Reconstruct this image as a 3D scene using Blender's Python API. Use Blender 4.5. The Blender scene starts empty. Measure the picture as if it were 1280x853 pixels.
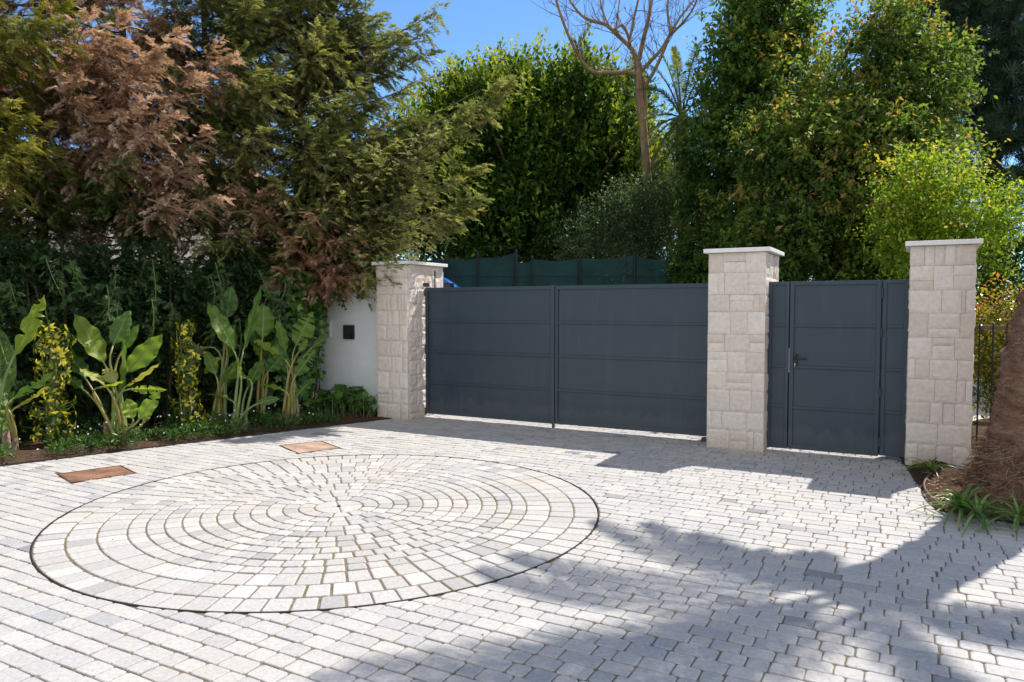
import bpy, bmesh, math, random
import numpy as np
from mathutils import Vector, Matrix, noise
rnd = random.Random(7)
rng = np.random.default_rng(11)
PI = math.pi
scene = bpy.context.scene
col = scene.collection

# ------------------------------------------------------------------ camera
F = 922.0; HC = 1.68
PIT = math.atan((426.5 - 385) / F)
_c, _s = math.cos(PIT), math.sin(PIT)
def ray(x, y):
    a = (x - 640) / F; b = -(y - 426.5) / F
    return (a, _c + _s * b, -_s + _c * b)
def G(x, y, z=0.0):
    r = ray(x, y); t = (z - HC) / r[2]
    return Vector((r[0] * t, r[1] * t, z))
def D(x, y, d):
    r = ray(x, y); t = d / r[1]
    return Vector((r[0] * t, d, HC + r[2] * t))
cam_d = bpy.data.cameras.new('camera'); cam = bpy.data.objects.new('camera', cam_d); col.objects.link(cam)
cam.location = (0, 0, HC); cam.rotation_euler = (PI / 2 - PIT, 0, 0)
cam_d.sensor_width = 36; cam_d.lens = F / 1280 * 36; cam_d.clip_end = 2000; cam_d.clip_start = 0.05
scene.camera = cam
# gate frame: s runs along the gate line, t goes back behind it
GA = math.radians(-28.8)
U = Vector((math.cos(GA), math.sin(GA), 0)); Vv = Vector((-U.y, U.x, 0))
O = Vector((-2.05, 11.25, 0))
def W(s, t, z=0.0): return O + U * s + Vv * t + Vector((0, 0, z))

# ------------------------------------------------------------------ light
SKYK = 0.60; CLOUD_FILL = 5.4
SUN_AZ = math.radians(53.9); SUN_EL = math.radians(53.6)
sund = Vector((math.sin(SUN_AZ) * math.cos(SUN_EL), math.cos(SUN_AZ) * math.cos(SUN_EL), math.sin(SUN_EL)))
SHX, SHY = sund.x / sund.z, sund.y / sund.z
ld = bpy.data.lights.new('sun', 'SUN'); ld.energy = 4.4; ld.angle = math.radians(0.55); ld.color = (1.0, 0.95, 0.88)
lo = bpy.data.objects.new('sun', ld); col.objects.link(lo)
lo.rotation_euler = sund.to_track_quat('Z', 'Y').to_euler(); lo.location = (20, 15, 30)
w = bpy.data.worlds.new('World'); scene.world = w; w.use_nodes = True
nt = w.node_tree; bg = nt.nodes['Background']
sky = nt.nodes.new('ShaderNodeTexSky'); sky.sky_type = 'NISHITA'; sky.sun_disc = False
sky.sun_elevation = SUN_EL; sky.sun_rotation = SUN_AZ
sky.air_density = 1.0; sky.dust_density = 0.0; sky.ozone_density = 3.0; sky.altitude = 100
# blue sky in front, unseen bright clouds added behind the viewer to fill shaded fronts
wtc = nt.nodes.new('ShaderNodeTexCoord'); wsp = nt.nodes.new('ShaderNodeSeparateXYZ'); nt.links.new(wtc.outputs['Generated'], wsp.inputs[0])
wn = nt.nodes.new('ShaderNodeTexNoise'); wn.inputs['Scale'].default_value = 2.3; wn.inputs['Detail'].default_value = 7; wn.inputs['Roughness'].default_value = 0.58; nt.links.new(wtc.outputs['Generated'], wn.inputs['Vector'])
def mr(src, a, b):
    n = nt.nodes.new('ShaderNodeMapRange'); n.interpolation_type = 'SMOOTHSTEP'; n.inputs[1].default_value = a; n.inputs[2].default_value = b; nt.links.new(src, n.inputs[0]); return n.outputs[0]
def mul(a, b):
    n = nt.nodes.new('ShaderNodeMath'); n.operation = 'MULTIPLY'; nt.links.new(a, n.inputs[0]); nt.links.new(b, n.inputs[1]); return n.outputs[0]
cloud_fill_mask = mul(mul(mr(wn.outputs['Fac'], 0.40, 0.56), mr(wsp.outputs[1], 0.05, -0.30)), mr(wsp.outputs[2], 0.02, 0.12))
def wmix(mode, fac, a, b):
    m = nt.nodes.new('ShaderNodeMix'); m.data_type = 'RGBA'; m.blend_type = mode
    for i, v in ((0, fac), (6, a), (7, b)):
        if isinstance(v, float): m.inputs[i].default_value = v
        elif isinstance(v, tuple): m.inputs[i].default_value = (*v, 1)
        else: nt.links.new(v, m.inputs[i])
    return m.outputs[2]
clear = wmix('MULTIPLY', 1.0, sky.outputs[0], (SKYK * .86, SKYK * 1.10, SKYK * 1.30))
nt.links.new(wmix('MIX', cloud_fill_mask, clear, (CLOUD_FILL, CLOUD_FILL * .985, CLOUD_FILL * .975)), bg.inputs[0]); bg.inputs[1].default_value = 0.15
scene.view_settings.view_transform = 'Standard'; scene.view_settings.look = 'None'
scene.view_settings.exposure = 0.75; scene.view_settings.gamma = 1.0
scene.view_settings.use_curve_mapping = False
scene.render.engine = 'CYCLES'
scene.cycles.use_denoising = True
scene.cycles.max_bounces = 10; scene.cycles.diffuse_bounces = 6; scene.cycles.transmission_bounces = 6

# ------------------------------------------------------------------ materials
def nodes(m):
    m.use_nodes = True
    return m.node_tree, m.node_tree.nodes['Principled BSDF']
def sock(n, k, v):
    if k in n.inputs: n.inputs[k].default_value = v
def rgba(c): return (c[0], c[1], c[2], 1.0)
def ramp(t, src, stops, interp='LINEAR'):
    r = t.nodes.new('ShaderNodeValToRGB'); r.color_ramp.interpolation = interp
    el = r.color_ramp.elements
    while len(el) < len(stops): el.new(0.5)
    for e, (p, c) in zip(el, stops): e.position = p; e.color = rgba(c)
    t.links.new(src, r.inputs[0]); return r.outputs[0]
def noise_tex(t, scale, detail=5, rough=0.55, stretch=None, coord='Object'):
    tc = t.nodes.new('ShaderNodeTexCoord'); out = tc.outputs[coord]
    if stretch:
        mp = t.nodes.new('ShaderNodeMapping'); mp.inputs['Scale'].default_value = stretch
        t.links.new(out, mp.inputs[0]); out = mp.outputs[0]
    n = t.nodes.new('ShaderNodeTexNoise'); n.inputs['Scale'].default_value = scale
    n.inputs['Detail'].default_value = detail; n.inputs['Roughness'].default_value = rough
    t.links.new(out, n.inputs['Vector']); return n.outputs['Fac']
def mixc(t, fac, a, b, mode='MIX'):
    m = t.nodes.new('ShaderNodeMix'); m.data_type = 'RGBA'; m.blend_type = mode
    for i, v in ((0, fac), (6, a), (7, b)):
        if isinstance(v, (int, float)): m.inputs[i].default_value = v
        elif isinstance(v, (tuple, list)): m.inputs[i].default_value = rgba(v)
        else: t.links.new(v, m.inputs[i])
    return m.outputs[2]
def bump(t, b, h, strength=0.4, dist=0.01):
    n = t.nodes.new('ShaderNodeBump'); n.inputs['Strength'].default_value = strength
    n.inputs['Distance'].default_value = dist
    t.links.new(h, n.inputs['Height']); t.links.new(n.outputs[0], b.inputs['Normal']); return n
def attr(t, name='var'):
    a = t.nodes.new('ShaderNodeAttribute'); a.attribute_name = name; return a.outputs['Fac']
def simple(name, c, rough=0.5, metal=0.0, vary=0.0, scale=8, bmp=0.0, spec=0.5, bscale=60):
    m = bpy.data.materials.new(name); t, b = nodes(m)
    sock(b, 'Roughness', rough); sock(b, 'Metallic', metal); sock(b, 'Specular IOR Level', spec)
    if vary:
        n = noise_tex(t, scale)
        o = ramp(t, n, [(0.3, [x * (1 - vary) for x in c]), (0.7, [min(1, x * (1 + vary)) for x in c])])
        t.links.new(o, b.inputs['Base Color'])
    else: b.inputs['Base Color'].default_value = rgba(c)
    if bmp: bump(t, b, noise_tex(t, bscale), bmp, 0.004)
    return m
def leaf_mat(name, stops, trans=0.38, rough=0.45, spec=0.35, tboost=(1.5, 1.5, 0.7)):
    m = bpy.data.materials.new(name); t, b = nodes(m)
    c = ramp(t, attr(t), stops)
    t.links.new(c, b.inputs['Base Color']); sock(b, 'Roughness', rough); sock(b, 'Specular IOR Level', spec)
    tr = t.nodes.new('ShaderNodeBsdfTranslucent')
    t.links.new(mixc(t, 1.0, c, tboost, 'MULTIPLY'), tr.inputs[0])
    mx = t.nodes.new('ShaderNodeMixShader'); mx.inputs[0].default_value = trans
    t.links.new(b.outputs[0], mx.inputs[1]); t.links.new(tr.outputs[0], mx.inputs[2])
    t.links.new(mx.outputs[0], t.nodes['Material Output'].inputs[0])
    return m
def bark_mat(name, c0, c1, scale=14, stretch=(1, 1, 0.25), bmp=0.8):
    m = bpy.data.materials.new(name); t, b = nodes(m)
    n = noise_tex(t, scale, 7, 0.65, stretch)
    t.links.new(ramp(t, n, [(0.3, c0), (0.7, c1)]), b.inputs['Base Color']); sock(b, 'Roughness', 0.9)
    sock(b, 'Specular IOR Level', 0.15)
    bump(t, b, n, bmp, 0.02); return m

def paver_mat(name, stops, stain, sfac):
    m = bpy.data.materials.new(name); t, b = nodes(m)
    c = ramp(t, attr(t), stops)
    n1 = noise_tex(t, 38, 8, 0.7); n2 = noise_tex(t, 1.1, 4, 0.6); n3 = noise_tex(t, 240, 3, 0.7)
    c = mixc(t, 1.0, c, ramp(t, n1, [(0.28, (0.70, 0.70, 0.71)), (0.70, (1.10, 1.09, 1.08))]), 'MULTIPLY')
    c = mixc(t, 1.0, c, ramp(t, n3, [(0.34, (0.72, 0.72, 0.72)), (0.45, (1.0, 1.0, 1.0))]), 'MULTIPLY')
    fc = ramp(t, n2, [(0.45, (0, 0, 0)), (0.75, (sfac, sfac, sfac))])
    c = mixc(t, fc, c, stain)
    t.links.new(c, b.inputs['Base Color']); sock(b, 'Roughness', 0.82); sock(b, 'Specular IOR Level', 0.25)
    bump(t, b, n1, 0.35, 0.006); return m
M = {}
M['paver'] = paver_mat('grey_paver', [(0, (0.23, 0.235, 0.25)), (0.10, (0.33, 0.33, 0.335)), (0.22, (0.385, 0.38, 0.378)), (0.7, (0.435, 0.42, 0.40)), (1, (0.475, 0.458, 0.43))], (0.40, 0.35, 0.29), 0.35)
M['paver_c'] = paver_mat('cream_paver', [(0, (0.34, 0.332, 0.326)), (0.25, (0.405, 0.395, 0.38)), (0.7, (0.455, 0.44, 0.42)), (1, (0.505, 0.487, 0.463))], (0.42, 0.35, 0.27), 0.4)
def joint_mat():
    m = bpy.data.materials.new('joint_sand'); t, b = nodes(m)
    n = noise_tex(t, 3.0, 6, 0.7); n2 = noise_tex(t, 90, 4)
    c = ramp(t, n, [(0.3, (0.10, 0.072, 0.045)), (0.48, (0.21, 0.16, 0.105)), (0.60, (0.12, 0.115, 0.04)), (0.75, (0.25, 0.20, 0.14))])
    c = mixc(t, 1.0, c, ramp(t, n2, [(0.3, (0.6, 0.6, 0.6)), (0.7, (1.2, 1.2, 1.2))]), 'MULTIPLY')
    t.links.new(c, b.inputs['Base Color']); sock(b, 'Roughness', 1); bump(t, b, n2, 0.8, 0.01); return m
M['joint'] = joint_mat()
def soil_mat(name, c0, c1):
    m = bpy.data.materials.new(name); t, b = nodes(m)
    n = noise_tex(t, 22, 8, 0.75)
    t.links.new(ramp(t, n, [(0.3, c0), (0.7, c1)]), b.inputs['Base Color']); sock(b, 'Roughness', 1)
    sock(b, 'Specular IOR Level', 0.1); bump(t, b, n, 1.0, 0.04); return m
M['soil'] = soil_mat('soil', (0.035, 0.022, 0.015), (0.13, 0.085, 0.055))
M['ground'] = soil_mat('ground', (0.10, 0.085, 0.05), (0.22, 0.19, 0.13))
M['drive'] = simple('pale_concrete', (0.48, 0.45, 0.41), 0.9, vary=0.15, scale=6, bmp=0.3)
M['steel_edge'] = simple('dark_steel', (0.05, 0.045, 0.04), 0.5, 0.6, 0.3)
M['rust'] = simple('rusty_iron', (0.205, 0.108, 0.068), 0.85, 0.1, 0.5, 5, 0.6, 0.3)
M['rust_pale'] = simple('dusty_rust', (0.33, 0.225, 0.165), 0.9, 0.05, 0.35, 5, 0.5, 0.3)
M['rust_dark'] = simple('dark_rust', (0.09, 0.045, 0.025), 0.8, 0.3, 0.3)
def stone_mat(name, stops, bscale):
    m = bpy.data.materials.new(name); t, b = nodes(m)
    c = ramp(t, attr(t), stops)
    n = noise_tex(t, 26, 8, 0.68); n2 = noise_tex(t, 3.2, 4)
    c = mixc(t, 1.0, c, ramp(t, n, [(0.28, (0.82, 0.81, 0.80)), (0.7, (1.06, 1.06, 1.06))]), 'MULTIPLY')
    c = mixc(t, ramp(t, n2, [(0.56, (0, 0, 0)), (0.8, (0.4, 0.4, 0.4))]), c, (0.50, 0.42, 0.31))
    tc = t.nodes.new('ShaderNodeTexCoord'); sp = t.nodes.new('ShaderNodeSeparateXYZ')
    t.links.new(tc.outputs['Object'], sp.inputs[0])
    ad = t.nodes.new('ShaderNodeMath'); ad.operation = 'MULTIPLY_ADD'; ad.inputs[1].default_value = 0.35
    t.links.new(n, ad.inputs[0]); t.links.new(sp.outputs[2], ad.inputs[2])
    c = mixc(t, ramp(t, ad.outputs[0], [(0.12, (0.55, 0.55, 0.55)), (0.42, (0, 0, 0))]), c, (0.40, 0.30, 0.19))
    t.links.new(c, b.inputs['Base Color']); sock(b, 'Roughness', 0.88); sock(b, 'Specular IOR Level', 0.25)
    bump(t, b, n, 0.55, bscale); return m
M['stone'] = stone_mat('limestone', [(0, (0.68, 0.58, 0.50)), (0.5, (0.74, 0.645, 0.57)), (1, (0.79, 0.705, 0.635))], 0.012)
M['mortar'] = simple('mortar', (0.42, 0.36, 0.30), 0.95)
M['cap'] = simple('white_capstone', (0.82, 0.79, 0.75), 0.6, vary=0.06, scale=12, bmp=0.15)
M['render'] = simple('white_render', (0.9, 0.9, 0.88), 0.85, vary=0.05, scale=3, bmp=0.25, bscale=120)
def gate_mat():
    m = bpy.data.materials.new('anthracite_powder_coat'); t, b = nodes(m)
    n = noise_tex(t, 5, 5, 0.6); n2 = noise_tex(t, 900, 2)
    t.links.new(ramp(t, n, [(0.3, (0.023, 0.038, 0.056)), (0.7, (0.030, 0.047, 0.066))]), b.inputs['Base Color'])
    t.links.new(ramp(t, n, [(0.3, (0.30, 0.30, 0.30)), (0.7, (0.40, 0.40, 0.40))]), b.inputs['Roughness'])
    # road dust thrown up on the lowest hand's breadth, and faint run marks
    tc = t.nodes.new('ShaderNodeTexCoord'); sp = t.nodes.new('ShaderNodeSeparateXYZ'); t.links.new(tc.outputs['Object'], sp.inputs[0])
    nd = noise_tex(t, 9, 6, 0.7, (1, 1, .5)); ad = t.nodes.new('ShaderNodeMath'); ad.operation = 'MULTIPLY_ADD'; ad.inputs[1].default_value = -.45; t.links.new(nd, ad.inputs[0]); t.links.new(sp.outputs[2], ad.inputs[2])
    src = b.inputs['Base Color'].links[0].from_socket
    runs = ramp(t, noise_tex(t, 14, 5, .6, (1, 1, .06)), [(.52, (0, 0, 0)), (.72, (.14, .14, .14))])
    c = mixc(t, runs, src, (.10, .115, .13))
    t.links.new(mixc(t, ramp(t, ad.outputs[0], [(0.0, (.13, .13, .13)), (.10, (0, 0, 0))]), c, (.22, .20, .17)), b.inputs['Base Color'])
    bump(t, b, n2, 0.06, 0.001); return m
M['gate'] = gate_mat()
M['black'] = simple('black_plastic', (0.012, 0.012, 0.013), 0.35)
M['grille'] = simple('dark_grille', (0.03, 0.03, 0.03), 0.6)
M['white_pl'] = simple('white_plastic', (0.7, 0.7, 0.68), 0.4)
M['grey_metal'] = simple('galvanised_metal', (0.35, 0.36, 0.37), 0.45, 0.6, 0.15)
M['brass'] = simple('brass', (0.6, 0.45, 0.2), 0.35, 1.0)
M['screen'] = simple('green_screen_fabric', (0.010, 0.050, 0.046), 0.85, vary=0.3, scale=2.5, bmp=0.3, bscale=300)
M['post'] = simple('dark_post', (0.010, 0.014, 0.013), 0.6)
M['blue'] = simple('blue_car_paint', (0.02, 0.16, 0.55), 0.25)
M['glass'] = simple('dark_glass', (0.01, 0.012, 0.014), 0.05)
M['tyre'] = simple('tyre_rubber', (0.02, 0.02, 0.02), 0.85)
M['alloy'] = simple('alloy', (0.5, 0.5, 0.5), 0.35, 0.9)
M['red'] = simple('red_lens', (0.4, 0.02, 0.02), 0.3)
M['lens'] = simple('clear_lens', (0.7, 0.7, 0.72), 0.15)
M['hose'] = simple('brown_hose', (0.10, 0.055, 0.035), 0.6)
M['house'] = simple('pink_render', (0.8, 0.70, 0.64), 0.9, vary=0.05)
M['tile'] = simple('roof_tile', (0.35, 0.16, 0.09), 0.9, vary=0.2)
M['iron'] = simple('black_iron', (0.02, 0.018, 0.017), 0.55, 0.3)
M['plank'] = simple('brown_rail', (0.16, 0.10, 0.07), 0.8, vary=0.2)
M['bark'] = bark_mat('brown_bark', (0.05, 0.033, 0.024), (0.14, 0.10, 0.075))
M['bark_tan'] = bark_mat('tan_bark', (0.16, 0.10, 0.055), (0.36, 0.25, 0.14))
M['bark_twig'] = bark_mat('twig_bark', (0.12, 0.085, 0.06), (0.24, 0.17, 0.12))
M['cy_green'] = leaf_mat('cypress_green', [(0, (0.055, 0.08, 0.028)), (0.5, (0.17, 0.20, 0.066)), (1, (0.36, 0.35, 0.13))], 0.35, 0.6, 0.2, (1.3, 1.3, 0.7))
M['cy_dark'] = leaf_mat('cypress_dark', [(0, (0.04, 0.07, 0.024)), (0.5, (0.10, 0.14, 0.042)), (1, (0.20, 0.23, 0.07))], 0.32, 0.6, 0.2, (1.3, 1.3, 0.7))
M['cy_yellow'] = leaf_mat('cypress_yellow', [(0, (0.075, 0.090, 0.018)), (0.5, (0.16, 0.17, 0.030)), (1, (0.27, 0.26, 0.045))], 0.3, 0.6, 0.2, (1.3, 1.2, 0.7))
M['cy_brown'] = leaf_mat('cypress_dead', [(0, (0.18, 0.108, 0.066)), (0.5, (0.42, 0.28, 0.18)), (1, (0.62, 0.46, 0.33))], 0.35, 0.8, 0.1, (1.2, 1.0, 0.8))
M['cy_rust'] = leaf_mat('cypress_rust', [(0, (0.15, 0.08, 0.05)), (0.5, (0.34, 0.19, 0.115)), (1, (0.52, 0.34, 0.22))], 0.35, 0.8, 0.1, (1.2, 1.0, 0.8))
M['hedge'] = leaf_mat('hedge_green', [(0, (0.022, 0.05, 0.02)), (0.5, (0.055, 0.105, 0.036)), (1, (0.11, 0.18, 0.058))], 0.2, 0.6, 0.2, (1.2, 1.3, 0.7))
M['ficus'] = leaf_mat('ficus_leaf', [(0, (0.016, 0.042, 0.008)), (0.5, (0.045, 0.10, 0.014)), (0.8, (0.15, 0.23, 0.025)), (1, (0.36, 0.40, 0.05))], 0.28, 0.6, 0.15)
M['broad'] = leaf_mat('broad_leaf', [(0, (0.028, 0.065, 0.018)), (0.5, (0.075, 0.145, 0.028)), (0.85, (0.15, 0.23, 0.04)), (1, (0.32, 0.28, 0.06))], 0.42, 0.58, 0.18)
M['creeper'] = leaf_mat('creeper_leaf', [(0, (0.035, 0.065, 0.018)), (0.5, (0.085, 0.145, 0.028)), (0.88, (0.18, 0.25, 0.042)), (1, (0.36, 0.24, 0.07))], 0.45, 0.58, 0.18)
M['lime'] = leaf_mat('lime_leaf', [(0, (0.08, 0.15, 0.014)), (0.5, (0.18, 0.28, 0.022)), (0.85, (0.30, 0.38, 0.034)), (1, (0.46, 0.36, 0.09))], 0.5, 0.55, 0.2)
M['olive'] = leaf_mat('grey_green_leaf', [(0, (0.03, 0.06, 0.026)), (0.5, (0.07, 0.115, 0.05)), (1, (0.15, 0.20, 0.09))], 0.3, 0.5, 0.2)
M['pine'] = leaf_mat('pine_needle', [(0, (0.02, 0.042, 0.024)), (0.5, (0.045, 0.082, 0.045)), (1, (0.095, 0.15, 0.075))], 0.12, 0.6, 0.2)
M['palm'] = leaf_mat('palm_leaf', [(0, (0.05, 0.085, 0.03)), (0.5, (0.10, 0.14, 0.05)), (1, (0.20, 0.22, 0.10))], 0.3, 0.4, 0.4)
M['photinia'] = leaf_mat('photinia_leaf', [(0, (0.04, 0.085, 0.014)), (0.45, (0.16, 0.19, 0.022)), (0.75, (0.36, 0.30, 0.035)), (1, (0.48, 0.20, 0.05))], 0.42, 0.35, 0.45)
M['scheff'] = leaf_mat('variegated_leaf', [(0, (0.022, 0.065, 0.012)), (0.42, (0.06, 0.12, 0.016)), (0.5, (0.50, 0.45, 0.035)), (1, (0.72, 0.64, 0.10))], 0.42, 0.3, 0.5, (1.3, 1.2, 0.6))
M['ivy'] = leaf_mat('ivy_leaf', [(0, (0.02, 0.06, 0.014)), (0.6, (0.065, 0.165, 0.025)), (1, (0.20, 0.34, 0.04))], 0.35, 0.35, 0.5)
M['cover'] = leaf_mat('ground_cover_leaf', [(0, (0.025, 0.07, 0.015)), (0.6, (0.06, 0.14, 0.025)), (1, (0.13, 0.22, 0.04))], 0.35, 0.4, 0.4)
M['petal'] = simple('white_petal', (0.8, 0.8, 0.76), 0.6)
M['pink'] = simple('pink_petal', (0.6, 0.06, 0.2), 0.6)
M['litter'] = leaf_mat('dry_litter', [(0, (0.08, 0.045, 0.028)), (0.5, (0.22, 0.135, 0.085)), (1, (0.46, 0.32, 0.21))], 0.1, 0.9, 0.1)
M['strap'] = leaf_mat('strap_leaf', [(0, (0.05, 0.11, 0.02)), (0.5, (0.11, 0.20, 0.03)), (1, (0.24, 0.33, 0.09))], 0.35, 0.35, 0.5)
def strel_mat(name, c0, c1, trans):
    m = bpy.data.materials.new(name); t, b = nodes(m)
    v = attr(t); tc = t.nodes.new('ShaderNodeAttribute'); tc.attribute_name = 'rib'
    wv = t.nodes.new('ShaderNodeMath'); wv.operation = 'SINE'
    ml = t.nodes.new('ShaderNodeMath'); ml.operation = 'MULTIPLY'; ml.inputs[1].default_value = 150.0
    t.links.new(tc.outputs['Fac'], ml.inputs[0]); t.links.new(ml.outputs[0], wv.inputs[0])
    n = noise_tex(t, 7, 4)
    c = mixc(t, n, c0, c1)
    c = mixc(t, ramp(t, v, [(0.0, (1, 1, 1)), (0.07, (0, 0, 0))]), c, (0.34, 0.40, 0.12))
    c = mixc(t, 1.0, c, ramp(t, wv.outputs[0], [(0.0, (0.82, 0.82, 0.82)), (1.0, (1.06, 1.06, 1.06))]), 'MULTIPLY')
    t.links.new(c, b.inputs['Base Color']); sock(b, 'Roughness', 0.42); sock(b, 'Specular IOR Level', 0.35)
    bump(t, b, wv.outputs[0], 0.25, 0.004)
    tr = t.nodes.new('ShaderNodeBsdfTranslucent'); t.links.new(mixc(t, 1.0, c, (1.5, 1.4, 0.5), 'MULTIPLY'), tr.inputs[0])
    mx = t.nodes.new('ShaderNodeMixShader'); mx.inputs[0].default_value = trans
    t.links.new(b.outputs[0], mx.inputs[1]); t.links.new(tr.outputs[0], mx.inputs[2])
    t.links.new(mx.outputs[0], t.nodes['Material Output'].inputs[0]); return m
M['st_mid'] = strel_mat('strelitzia_leaf', (0.115, 0.215, 0.03), (0.20, 0.32, 0.05), 0.42)
M['st_dark'] = strel_mat('strelitzia_old_leaf', (0.06, 0.145, 0.026), (0.11, 0.21, 0.038), 0.34)
M['st_lime'] = strel_mat('strelitzia_young_leaf', (0.22, 0.34, 0.035), (0.34, 0.45, 0.06), 0.5)
M['st_yellow'] = strel_mat('strelitzia_yellow_leaf', (0.32, 0.36, 0.07), (0.43, 0.43, 0.11), 0.4)
M['petiole'] = simple('petiole', (0.26, 0.23, 0.06), 0.45, vary=0.35, scale=6)
M['petiole_g'] = simple('green_petiole', (0.17, 0.22, 0.07), 0.45, vary=0.3, scale=6)
M['sheath'] = simple('dry_sheath', (0.22, 0.14, 0.12), 0.8, vary=0.5, scale=25, bmp=0.6)
def trunk_fibre_mat():
    m = bpy.data.materials.new('palm_fibre_bark'); t, b = nodes(m)
    n = noise_tex(t, 10, 8, 0.7, (1, 1, 4.5)); n2 = noise_tex(t, 2.2, 5, 0.6, (1, 1, 2)); n3 = noise_tex(t, 70, 5, 0.7, (1, 1, 0.5))
    c = ramp(t, n, [(0.28, (0.14, 0.075, 0.047)), (0.5, (0.36, 0.21, 0.14)), (0.75, (0.50, 0.33, 0.23))])
    c = mixc(t, 1.0, c, ramp(t, n3, [(0.3, (0.65, 0.65, 0.65)), (0.7, (1.2, 1.2, 1.2))]), 'MULTIPLY')
    c = mixc(t, ramp(t, n2, [(0.45, (0, 0, 0)), (0.7, (0.5, 0.5, 0.5))]), c, (0.15, 0.075, 0.042))
    t.links.new(c, b.inputs['Base Color']); sock(b, 'Roughness', 0.95); sock(b, 'Specular IOR Level', 0.1)
    ad = t.nodes.new('ShaderNodeMath'); ad.operation = 'ADD'; t.links.new(n, ad.inputs[0]); t.links.new(n3, ad.inputs[1])
    bump(t, b, ad.outputs[0], 1.0, 0.025); return m
M['palm_bark'] = trunk_fibre_mat()

# ------------------------------------------------------------------ object helpers
def mesh_np(name, V, faces, mat, parent=None, var=None, smooth=False, extra=None):
    """V (n,3); faces: list of (m,k) index arrays; var per vertex"""
    me = bpy.data.meshes.new(name); V = np.asarray(V, np.float32)
    me.vertices.add(len(V)); me.vertices.foreach_set('co', V.ravel())
    idx = np.concatenate([np.asarray(f, np.int32).ravel() for f in faces])
    cnt = np.concatenate([np.full(len(f), np.asarray(f).shape[1], np.int32) for f in faces])
    st = np.concatenate([[0], np.cumsum(cnt)[:-1]]).astype(np.int32)
    me.loops.add(len(idx)); me.loops.foreach_set('vertex_index', idx)
    me.polygons.add(len(cnt)); me.polygons.foreach_set('loop_start', st)
    if smooth: me.polygons.foreach_set('use_smooth', np.ones(len(cnt), bool))
    for an, av in ([('var', var)] if var is not None else []) + (extra or []):
        a = me.attributes.new(an, 'FLOAT', 'POINT'); a.data.foreach_set('value', np.asarray(av, np.float32).ravel())
    me.update(calc_edges=True); me.validate()
    me.materials.append(mat)
    o = bpy.data.objects.new(name, me); col.objects.link(o)
    if parent: o.parent = parent
    return o
def tag(o, label=None, cat=None, group=None, kind=None):
    if label: o['label'] = label
    if cat: o['category'] = cat
    if group: o['group'] = group
    if kind: o['kind'] = kind
    return o
def empty(name, loc, label, cat, group=None):
    o = bpy.data.objects.new(name, None); col.objects.link(o); o.location = loc
    o.empty_display_size = 0.2
    return tag(o, label, cat, group)
def adopt(parent, *obs):
    for o in obs:
        o.parent = parent; o.matrix_parent_inverse = Matrix.Translation(parent.location).inverted()
    return obs[0]
class MB:
    """collects shapes in world space, then links them as one mesh object"""
    def __init__(s): s.v = []; s.f = []; s.a = []
    def add(s, vs, fs, a=0.5):
        n = len(s.v); s.v += [tuple(v) for v in vs]; s.f += [tuple(i + n for i in f) for f in fs]; s.a += [a] * len(vs)
    def box(s, o, ax, ay, az, bev=0.0, a=0.5):
        """o corner, three edge vectors; chamfered when bev"""
        o, ax, ay, az = Vector(o), Vector(ax), Vector(ay), Vector(az)
        bm = bmesh.new(); bmesh.ops.create_cube(bm, size=1)
        for v in bm.verts: v.co = o + ax * (v.co.x + .5) + ay * (v.co.y + .5) + az * (v.co.z + .5)
        if bev: bmesh.ops.bevel(bm, geom=bm.edges[:], offset=bev, segments=2, profile=0.5, affect='EDGES')
        bmesh.ops.recalc_face_normals(bm, faces=bm.faces[:])
        bm.verts.index_update(); s.add([v.co.copy() for v in bm.verts], [[v.index for v in f.verts] for f in bm.faces], a); bm.free()
    def gbox(s, s0, s1, t0, t1, z0, z1, bev=0.0, a=0.5):
        s.box(W(s0, t0, z0), U * (s1 - s0), Vv * (t1 - t0), (0, 0, z1 - z0), bev, a)
    def tube(s, pts, rad, n=8, a=0.5, cap=True):
        pts = [Vector(p) for p in pts]; m = len(pts)
        rad = rad if isinstance(rad, (list, tuple)) else [rad] * m
        vs = []; up = None
        for i, p in enumerate(pts):
            d = (pts[min(i + 1, m - 1)] - pts[max(i - 1, 0)]).normalized()
            if up is None or abs(up.dot(d)) > .95: up = d.orthogonal().normalized()
            x = (up - d * up.dot(d)).normalized(); y = d.cross(x); up = x
            for k in range(n):
                q = 2 * PI * k / n; vs.append(p + (x * math.cos(q) + y * math.sin(q)) * rad[i])
        fs = [(i * n + k, i * n + (k + 1) % n, (i + 1) * n + (k + 1) % n, (i + 1) * n + k) for i in range(m - 1) for k in range(n)]
        if cap: fs += [tuple(range(n))[::-1], tuple((m - 1) * n + k for k in range(n))]
        s.add(vs, fs, a)
    def lathe(s, c, prof, n=32, a=0.5, ax=None):
        c = Vector(c); z = Vector(ax) if ax else Vector((0, 0, 1)); x = z.orthogonal().normalized(); y = z.cross(x)
        vs = [c + (x * math.cos(2 * PI * k / n) + y * math.sin(2 * PI * k / n)) * r + z * h for r, h in prof for k in range(n)]
        m = len(prof)
        fs = [(i * n + k, i * n + (k + 1) % n, (i + 1) * n + (k + 1) % n, (i + 1) * n + k) for i in range(m - 1) for k in range(n)]
        s.add(vs, fs, a)
    def build(s, name, mat, parent=None, smooth=False):
        me = bpy.data.meshes.new(name); me.from_pydata(s.v, [], s.f)
        a = me.attributes.new('var', 'FLOAT', 'POINT'); a.data.foreach_set('value', s.a)
        if smooth: me.polygons.foreach_set('use_smooth', [True] * len(me.polygons))
        me.update(); me.materials.append(mat)
        o = bpy.data.objects.new(name, me); col.objects.link(o)
        if parent: adopt(parent, o)
        return o

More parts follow.
